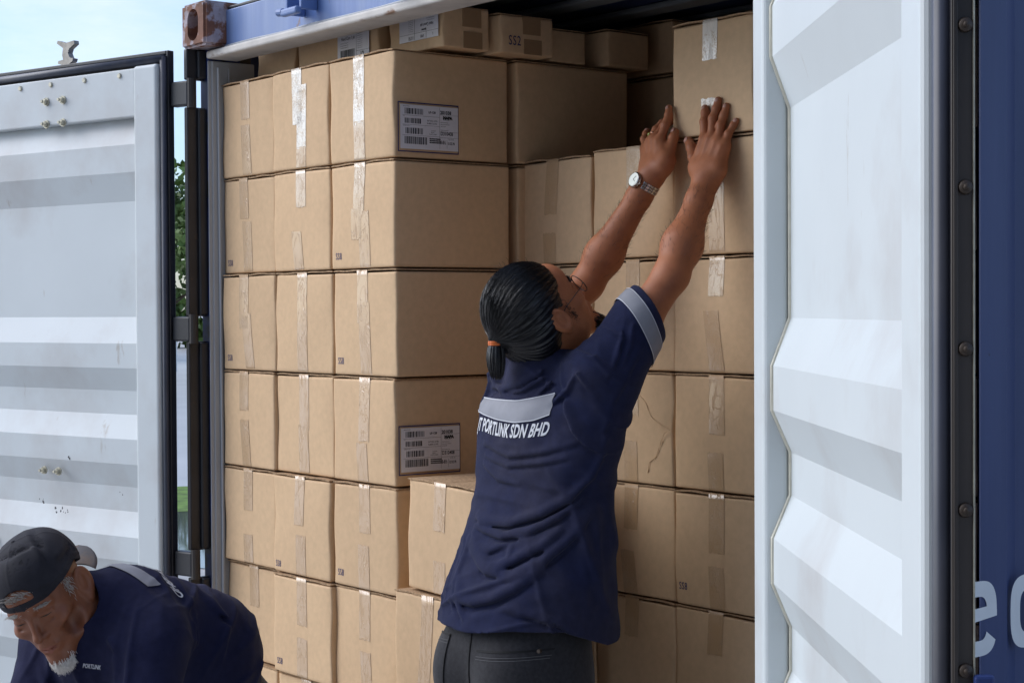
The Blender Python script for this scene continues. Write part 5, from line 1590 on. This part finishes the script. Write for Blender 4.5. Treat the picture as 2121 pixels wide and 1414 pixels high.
    bm_ = bmesh.new(); bmesh.ops.create_uvsphere(bm_, u_segments=14, v_segments=8, radius=1)
    mb = MB(); mb.join(bm_, 0, Matrix.Translation(Vector(stn)) @ Matrix.Diagonal((.0052, .0035, .0052, 1)))
    mb.build('stone', mat('olive_stone', (.26, .27, .04), .12), rgo, True)
    # wristwatch on the left wrist
    wa = (LWR - LEL); wa /= np.linalg.norm(wa)
    wc = LWR - wa * .022
    out = A(-.10, -1, .20); out -= wa * (out @ wa); out /= np.linalg.norm(out); sd = np.cross(wa, out)
    rw = .0285
    mb = MB(); nl = 22
    for k in range(nl):
        th = k / nl * 2 * math.pi
        if math.cos(th) > .80: continue
        o_ = out * math.cos(th) + sd * math.sin(th); tg = -out * math.sin(th) + sd * math.cos(th)
        for s0, s1 in ((-.0088, -.0034), (-.0030, .0030), (.0034, .0088)):
            Mx = Matrix(((tg[0], wa[0], o_[0], wc[0]), (tg[1], wa[1], o_[1], wc[1]), (tg[2], wa[2], o_[2], wc[2]), (0, 0, 0, 1)))
            mb.box((-.0040, s0, rw), (.0040, s1, rw + .0030), .0007, 2, 0, Mx)
    wb = mb.build('wristwatch', M['metalwatch'], man)
    fc = wc + out * (rw - .001)
    mb = MB(); mb.cyl(fc, fc + out * .0075, .0185, .0175, 40); mb.cyl(fc + out * .0076, fc + out * .0098, .0182, .0165, 40); mb.cyl(fc + out * .004 - wa * 0 + sd * .018, fc + out * .004 + sd * .0225, .0022, n=10)
    mb.build('watch_case', M['metalwatch'], wb, True)
    mb = MB(); mb.cyl(fc + out * .0099, fc + out * .0103, .0152, n=40); mb.build('watch_dial', mat('pale_green_dial', (.46, .52, .44), .08, spec=.8), wb)
    mb = MB(); d3 = fc + out * .0107; mb.tube([Vector(d3), Vector(d3 + wa * .009 + sd * .003)], .0005, 4); mb.tube([Vector(d3), Vector(d3 - wa * .002 + sd * .0075)], .0005, 4)
    mb.build('watch_hands', M['black'], wb)
    return man
import time
_t = time.time()
MAN = standing_man()
print('man', time.time() - _t)
def old_man():
    hd = A(0.862, -0.874, 1.178); Hm = basis((0.665, -0.606, -0.438), (0.072, -0.616, 0.784))
    cr = A(.611, .792, 0); cu = A(0, 0, 1); cf = A(-.791, .611, 0)       # picture-right, up, away: only to spell directions
    neck = A(0.872, -0.770, 1.130); uc = A(0.868, -0.698, 1.105); lc = A(0.815, -0.508, 1.005); pel = A(0.747, -0.454, 0.86)
    LS = A(0.998, -0.703, 1.090); LEo = A(1.090, -0.765, 0.89); RS = A(0.700, -0.795, 1.055); REo = A(0.800, -0.905, 0.86)
    hl = lambda x, y, z: hd + Hm @ A(x, y, z)
    def armo(P, sh, el, s):
        wr = el + A(-.02, -.16, -.14) if s > 0 else el + A(.03, -.15, -.14)
        d = rc(P, sh + (el - sh) * .25, el, .044, .040)
        d = smin(d, rc(P, el, wr, .040, .027), .02)
        ax = (wr - el) / np.linalg.norm(wr - el); sd = np.cross(ax, A(0, 0, 1)); sd /= np.linalg.norm(sd)
        d = smin(d, rc(P, wr, wr + ax * .07, .028, .026), .02); d = smin(d, rc(P, wr + ax * .03 + sd * .02, wr + ax * .07 + sd * .025, .016, .014), .02)
        dn = np.cross(sd, ax); dn = dn * -np.sign(dn[2] + 1e-6)
        for k, o in enumerate((-.030, -.010, .010, .029)):
            b0 = wr + ax * .078 + sd * o; L_ = (.032, .038, .036, .028)[k]
            b1 = b0 + ax * L_; b2 = b1 + ax * L_ * .55 + dn * L_ * .35
            d = smin(d, smin(rc(P, b0, b1, .0095, .0085), rc(P, b1, b2, .0085, .007), .003), .006)
        t0 = wr + ax * .03 - sd * .030 * s; t1 = t0 + ax * .032 - sd * .022 * s
        d = smin(d, rc(P, t0, t1, .0125, .0095), .01)
        return d
    def body(P):
        d = head_skin(P, hd, Hm, 1.0, True)
        d = smin(d, rc(P, hl(0, -.022, -.045), neck, .054, .058), .025)
        d = smin(d, armo(P, LS, LEo, 1), .02); d = smin(d, armo(P, RS, REo, -1), .02)
        return d
    V, Q = sdf_mesh(body, (.60, -1.16, .66), (1.28, -.60, 1.34), .0026)
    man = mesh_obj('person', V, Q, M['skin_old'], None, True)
    tag(man, 'older man with white goatee and backward dark cap bending by the left door', 'person')
    hb = bvh_of(V, Q)
    # ---- shirt
    fl = [([(.98, -.83, 1.13), (1.00, -.78, 1.07), (1.02, -.77, .97)], .008, .010), ([(.88, -.60, 1.20), (.98, -.59, 1.13), (1.01, -.62, 1.02)], .008, .011),
          ([(.85, -.56, 1.18), (.95, -.50, 1.10), (.98, -.53, .98)], .008, .012), ([(.84, -.50, 1.15), (.92, -.44, 1.06), (.94, -.46, .95)], .007, .012),
          ([(.88, -.735, 1.215), (.94, -.71, 1.190), (1.01, -.69, 1.15)], .006, .009), ([(.90, -.80, 1.16), (.93, -.83, 1.06), (.95, -.85, .97)], .008, .011),
          ([(.80, -.86, 1.02), (.84, -.87, .98), (.89, -.86, .92)], .007, .010), ([(.92, -.38, 1.02), (.93, -.43, .94), (.91, -.48, .88)], .007, .011),
          ([(1.03, -.77, 1.08), (1.06, -.79, 1.00), (1.09, -.80, .93)], .007, .009), ([(.69, -.87, 1.02), (.74, -.89, .97), (.81, -.89, .94)], .006, .009),
          ([(1.00, -.64, 1.10), (1.03, -.67, 1.02), (1.04, -.70, .94)], .008, .010), ([(.96, -.58, 1.12), (1.00, -.60, 1.04), (1.00, -.64, .95)], .008, .010),
          ([(.90, -.66, 1.215), (.96, -.65, 1.18), (1.01, -.66, 1.13)], .006, .008)]
    def shirt(P):
        d = rc(P, uc, lc, .118, .132)
        d = smin(d, rc(P, uc + A(.0, -.05, -.06), lc + A(.02, -.02, -.06), .105, .115), .04)
        d = smin(d, rc(P, lc, pel, .130, .128), .05)
        d = smin(d, rc(P, LS + A(-.03, .01, 0), LEo, .072, .064), .05)
        d = smin(d, rc(P, RS + A(.03, .01, .01), REo, .070, .062), .05)
        d = smin(d, rc(P, LS + A(0,0,-.01), RS, .056, .056), .06)
        d = smin(d, rc(P, neck + A(0, .03, -.01), neck + A(-.006, -.022, .012), .090, .076), .03)
        for pts, am, wd in fl:
            am = am * 1.9; wd = wd * .9
            d = d - fold(P, pts, am, wd) + fold(P, [(p[0], p[1], p[2] - wd * 1.1) for p in pts], am * .6, wd * .8)
        d = d + np.sin(P[:, 0] * 47 + P[:, 2] * 31) * np.sin(P[:, 2] * 41 - P[:, 1] * 33) * .0016
        d = d - creases(P, (1.02, -.72, 1.02), (.75, .9, .15), 120, .0060, (.10, .10, .12), .5, 2)     # down the near sleeve
        d = d - creases(P, (.93, -.56, 1.12), (.45, .9, -.5), 130, .0052, (.12, .12, .12), 1.4, 3)    # across the back
        d = d - creases(P, (.90, -.45, .98), (.5, .7, -.8), 105, .0060, (.12, .12, .12), 2.4, 2)
        d = d - creases(P, (.87, -.80, 1.06), (.8, .6, .1), 120, .0055, (.10, .08, .12), 3.4, 3)      # chest
        d = d - creases(P, (.72, -.84, 1.02), (.8, .6, -.3), 125, .0050, (.07, .08, .10), 4.4)
        nk = rc(P, neck * .60 + hd * .40 + A(.022, -.017, .010), hd + A(.03, -.02, 0), .058, .064)
        d = smax(d, -nk, .004)
        inner = -(d + .007)
        for sh, el in ((LS, LEo), (RS, REo)):
            ax = (el - sh) / np.linalg.norm(el - sh)
            t = (P - sh) @ ax
            near = (t > .06) & (np.linalg.norm((P - sh) - t[:, None] * ax, axis=1) < .10)
            d = np.where(near, smax(d, t - .215, .003), d)
            d = np.where(near & (t > .19), np.maximum(d, inner), d)
        hem = (P - pel) @ A(-.2, .1, -.97) - .085
        return smax(d, hem, .003)
    SV, SQ = sdf_mesh(shirt, (.54, -1.10, .70), (1.30, -.28, 1.32), .0036)
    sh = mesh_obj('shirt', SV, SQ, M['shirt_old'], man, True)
    sb = bvh_of(SV, SQ)
    dn = A(-.15, .35, -1); dn /= np.linalg.norm(dn)
    st = band('reflective_strip', M['reflective'], [(.84, -.735, 1.30), (.90, -.720, 1.30), (.97, -.700, 1.30)], [(.85, -.770, 1.30), (.91, -.755, 1.30), (.98, -.735, 1.30)], 40, 8, sh, dn, .003, sb)
    # print across the back and on the chest
    def print_on(txt, size, p0, ux, uy, d, name='lettering', off_=0):
        pl, pf = text_polys(txt, size, .62, size * .03, .15, spacing=1.04)
        VV = []; ok = []
        for vx, vy in pl:
            p = A(*p0) + A(*ux) * vx + A(*uy) * vy
            q = onto(p, d, .002, .7, sb); ok.append(q is not None); VV.append(q if q is not None else p)
        F = [f for f in pf if all(ok[i] for i in f)]
        if F: mesh_obj(name, VV, F, M['print'], sh, False)
    print_on('JT PORTLINK SDN BHD', .026, (.800, -.712, 1.30), (.97, .24, 0), (-.24, .97, 0), dn)
    print_on('PORTLINK', .0125, (.985, -.865, 1.035), (.62, .76, -.10), (.06, .08, .99), A(*cf), off_=.0)
    def sleeve(c, ax, t0, t1):
        return sleeve_band(sh, c, ax, t0, t1, M['reflective'], 'reflective_strip', sb, off=.003)
    ax = (REo - RS) / np.linalg.norm(REo - RS); sleeve(RS, ax, .155, .185)
    ax = (LEo - LS) / np.linalg.norm(LEo - LS); sleeve(LS, ax, .165, .195)
    # ---- trousers and shoes
    def tr(P):
        d = rc(P, pel + A(-.02, .01, .02), pel + A(-.02, .02, -.06), .135, .13)
        for s in (-1, 1):
            o = A(.79, .61, 0) * .085 * s
            hp = pel + o + A(-.02, .03, -.03); kn = A(pel[0] - .04, pel[1] - .05, .46) + o * 1.2; an = A(pel[0] - .06, pel[1] + .03, .09) + o * 1.3
            d = smin(d, rc(P, hp, kn, .092, .066), .03); d = smin(d, rc(P, kn, an, .066, .052), .03)
        return smax(d, .06 - P[:, 2], .004)
    TV, TQ = sdf_mesh(tr, (.44, -.74, .04), (1.0, -.14, 1.06), .0075)
    mesh_obj('trousers', TV, TQ, M['trousers'], man, True)
    for s in (-1, 1):
        o = A(.79, .61, 0) * .085 * 1.3 * s; c = A(pel[0] - .06, pel[1] + .03, 0) + o
        mb = MB(); Mx = Matrix.Translation(Vector(c)) @ Matrix.Rotation(R(38), 4, 'Z')
        mb.box((-.048, -.18, 0), (.048, .09, .075), .03, 4, 0, Mx); mb.build('shoe', M['shoe'], man, True)
    # ---- cap worn backwards
    M['cap'] = mat('charcoal_cap', (.013, .013, .020), .88, noise=.2, nscale=40, bump=.4, bscale=500, col2=(.028, .028, .036), c2scale=12, c2lo=.5, c2hi=.8)
    M['brim'] = mat('worn_brown_brim', (.115, .075, .055), .7, noise=.2, nscale=20, col2=(.05, .045, .05), c2scale=10, c2lo=.5, c2hi=.6)
    def cap(P):
        q = (P - hd) @ Hm
        d = ell(q, (0, -.014, .044), None, (.0890, .110, .084))
        d = smin(d, ell(q, (0, -.012, .078), None, (.078, .092, .048)), .016)
        dents = [([(-.06, .02, .12), (0, .045, .138), (.05, .03, .13)], .006, .010), ([(-.02, -.06, .14), (-.05, .0, .13), (-.07, .05, .09)], .006, .010), ([(-.085, -.03, .07), (-.085, .03, .08)], .005, .010), ([(.03, .08, .10), (.07, .03, .09)], .004, .010), ([(-.08, .05, .045), (-.05, .088, .06)], .003, .009)]
        for pts, am, wd in dents: d = d - fold(q, pts, am, wd) + fold(q, [(p[0], p[1] - wd, p[2] - wd) for p in pts], am, wd)
        rim = .038 - .12 * q[:, 1]          # the edge rises towards the nape
        rim = np.where(q[:, 1] < -.02, .0404 + .55 * (q[:, 1] + .02), rim)
        core = d + .0035
        d = smax(d, rim - q[:, 2], .002)
        d = np.maximum(d, -core)
        hole = ell(q, (0, .10, .052), None, (.034, .05, .022)); d = smax(d, -smax(hole, .044 - q[:, 2], .002), .002)
        # seams
        for a in (0, 60, 120): d = d - .0010 * np.exp(-((q[:, 0] * math.cos(R(a)) + (q[:, 1] + .01) * math.sin(R(a))) / .0018) ** 2)
        d = d - .0012 * np.exp(-((q[:, 2] - rim - .016) / .0015) ** 2)
        return d
    CV, CQ = sdf_mesh(cap, hd - .17, hd + .19, .0022, .01)
    cp = mesh_obj('cap', CV, CQ, M['cap'], man, True)
    mb = MB(); bm_ = bmesh.new(); bmesh.ops.create_uvsphere(bm_, u_segments=12, v_segments=6, radius=.006)
    mb.join(bm_, 0, Matrix.Translation(Vector(hl(0, -.012, .1285)))); mb.build('button', M['cap'], cp, True)
    # brim: curved tongue behind the head
    V2 = []; nU, nV = 24, 10
    for s_ in (0, 1):
        for j in range(nV + 1):
            for i in range(nU + 1):
                u = i / nU * 2 - 1; v = j / nV
                x = u * .074 * math.sqrt(max(0, 1 - (v * .98) ** 2.6)) if v > 0 else u * .074
                y_ = -.060 - math.sqrt(max(0, 1 - (x / .088) ** 2)) * .050 - v * .068 + .0
                z_ = -.006 + v * .004 - (x / .074) ** 2 * .020 - s_ * .003
                V2.append(hl(x, y_, z_))
    n1 = (nU + 1) * (nV + 1); F2 = []
    for s_ in (0, 1):
        for j in range(nV):
            for i in range(nU):
                a = s_ * n1 + j * (nU + 1) + i; F2.append((a, a + 1, a + nU + 2, a + nU + 1))
    ring = [j * (nU + 1) for j in range(nV + 1)] + [nV * (nU + 1) + i for i in range(1, nU + 1)] + [j * (nU + 1) + nU for j in range(nV - 1, -1, -1)]
    for a, b in zip(ring[:-1], ring[1:]): F2.append((a, b, b + n1, a + n1))
    mesh_obj('brim', V2, F2, M['brim'], cp, True)
    # ---- hair, goatee, brows
    def tf(name, areas, m, n, ln, rad, seed):
        o = tufts(name, areas, m, n, ln, rad, seed, hd, Hm, 1.0, hb); o.parent = man; return o
    M['white_hair'] = mat('white_beard', (.80, .78, .74), .6, noise=.2, nscale=200)
    tf('goatee', [((0, .088, -.103), (.010, .005, .006), (0, .25, -1)), ((.012, .085, -.108), (.007, .005, .005), (.1, .1, -1)), ((-.012, .085, -.108), (.007, .005, .005), (-.1, .1, -1))], M['white_hair'], 520, .0095, .0005, 11)
    tf('eyebrow', [((.032, .087, .0215), (.009, .002, .0015), (.9, -.1, .2))], M['hair_grey'], 120, .008, .0006, 12)
    tf('eyebrow', [((-.032, .087, .0215), (.009, .002, .0015), (-.9, -.1, .2))], M['hair_grey'], 120, .008, .0006, 13)
    for k_, (c_, sp_, dr_) in enumerate([((-.071, .022, .020), (.002, .008, .012), (0, .3, -1)), ((.071, .022, .020), (.002, .008, .012), (0, .3, -1)), ((0, .088, .056), (.016, .002, .004), (.3, .2, .6))]):
        tf('grey_hair', [(c_, sp_, dr_)], M['hair_grey'], 130, .011, .0006, 14 + k_)
    # lips and lash lines laid on the face
    fd = Hm @ A(0, -1, 0)
    def facepatch(name, pts0, pts1, m, nu=24, nv=4, off=.0005):
        V_ = []; ok = []
        for j in range(nv + 1):
            for i in range(nu + 1):
                t = i / nu * (len(pts0) - 1); k = min(int(t), len(pts0) - 2); t -= k
                p = (A(*pts0[k]) * (1 - t) + A(*pts0[k + 1]) * t) * (1 - j / nv) + (A(*pts1[k]) * (1 - t) + A(*pts1[k + 1]) * t) * j / nv
                loc, nr, ix, ds = hb.ray_cast(Vector(hl(p[0], .18, p[1])), Vector(fd), .16)
                ok.append(loc is not None); V_.append(A(*loc) - fd * off if loc is not None else hl(p[0], .1, p[1]))
        F_ = [(j * (nu + 1) + i, j * (nu + 1) + i + 1, (j + 1) * (nu + 1) + i + 1, (j + 1) * (nu + 1) + i) for j in range(nv) for i in range(nu)]
        mesh_obj(name, V_, [f for f in F_ if all(ok[k] for k in f)], m, man, True)
    lip = mat('lips', (.26, .085, .055), .42, noise=.1, nscale=60)
    facepatch('lip', [(-.021, -.0665), (-.008, -.0685), (0, -.0690), (.008, -.0685), (.021, -.0665)], [(-.021, -.0668), (-.008, -.0605), (0, -.0618), (.008, -.0605), (.021, -.0668)], lip)
    facepatch('lip', [(-.019, -.0672), (0, -.0795), (.019, -.0672)], [(-.019, -.0670), (0, -.0700), (.019, -.0670)], lip)
    lash = mat('eye_slit', (.012, .009, .008), .3)
    for s in (-1, 1):
        facepatch('eye', [(s * .0185, -.0015), (s * .031, -.0030), (s * .0440, -.0010)], [(s * .0185, -.0010), (s * .031, .0004), (s * .0440, -.0004)], lash, 16, 2)
    return man
OLD = old_man()
print('old', time.time() - _t)
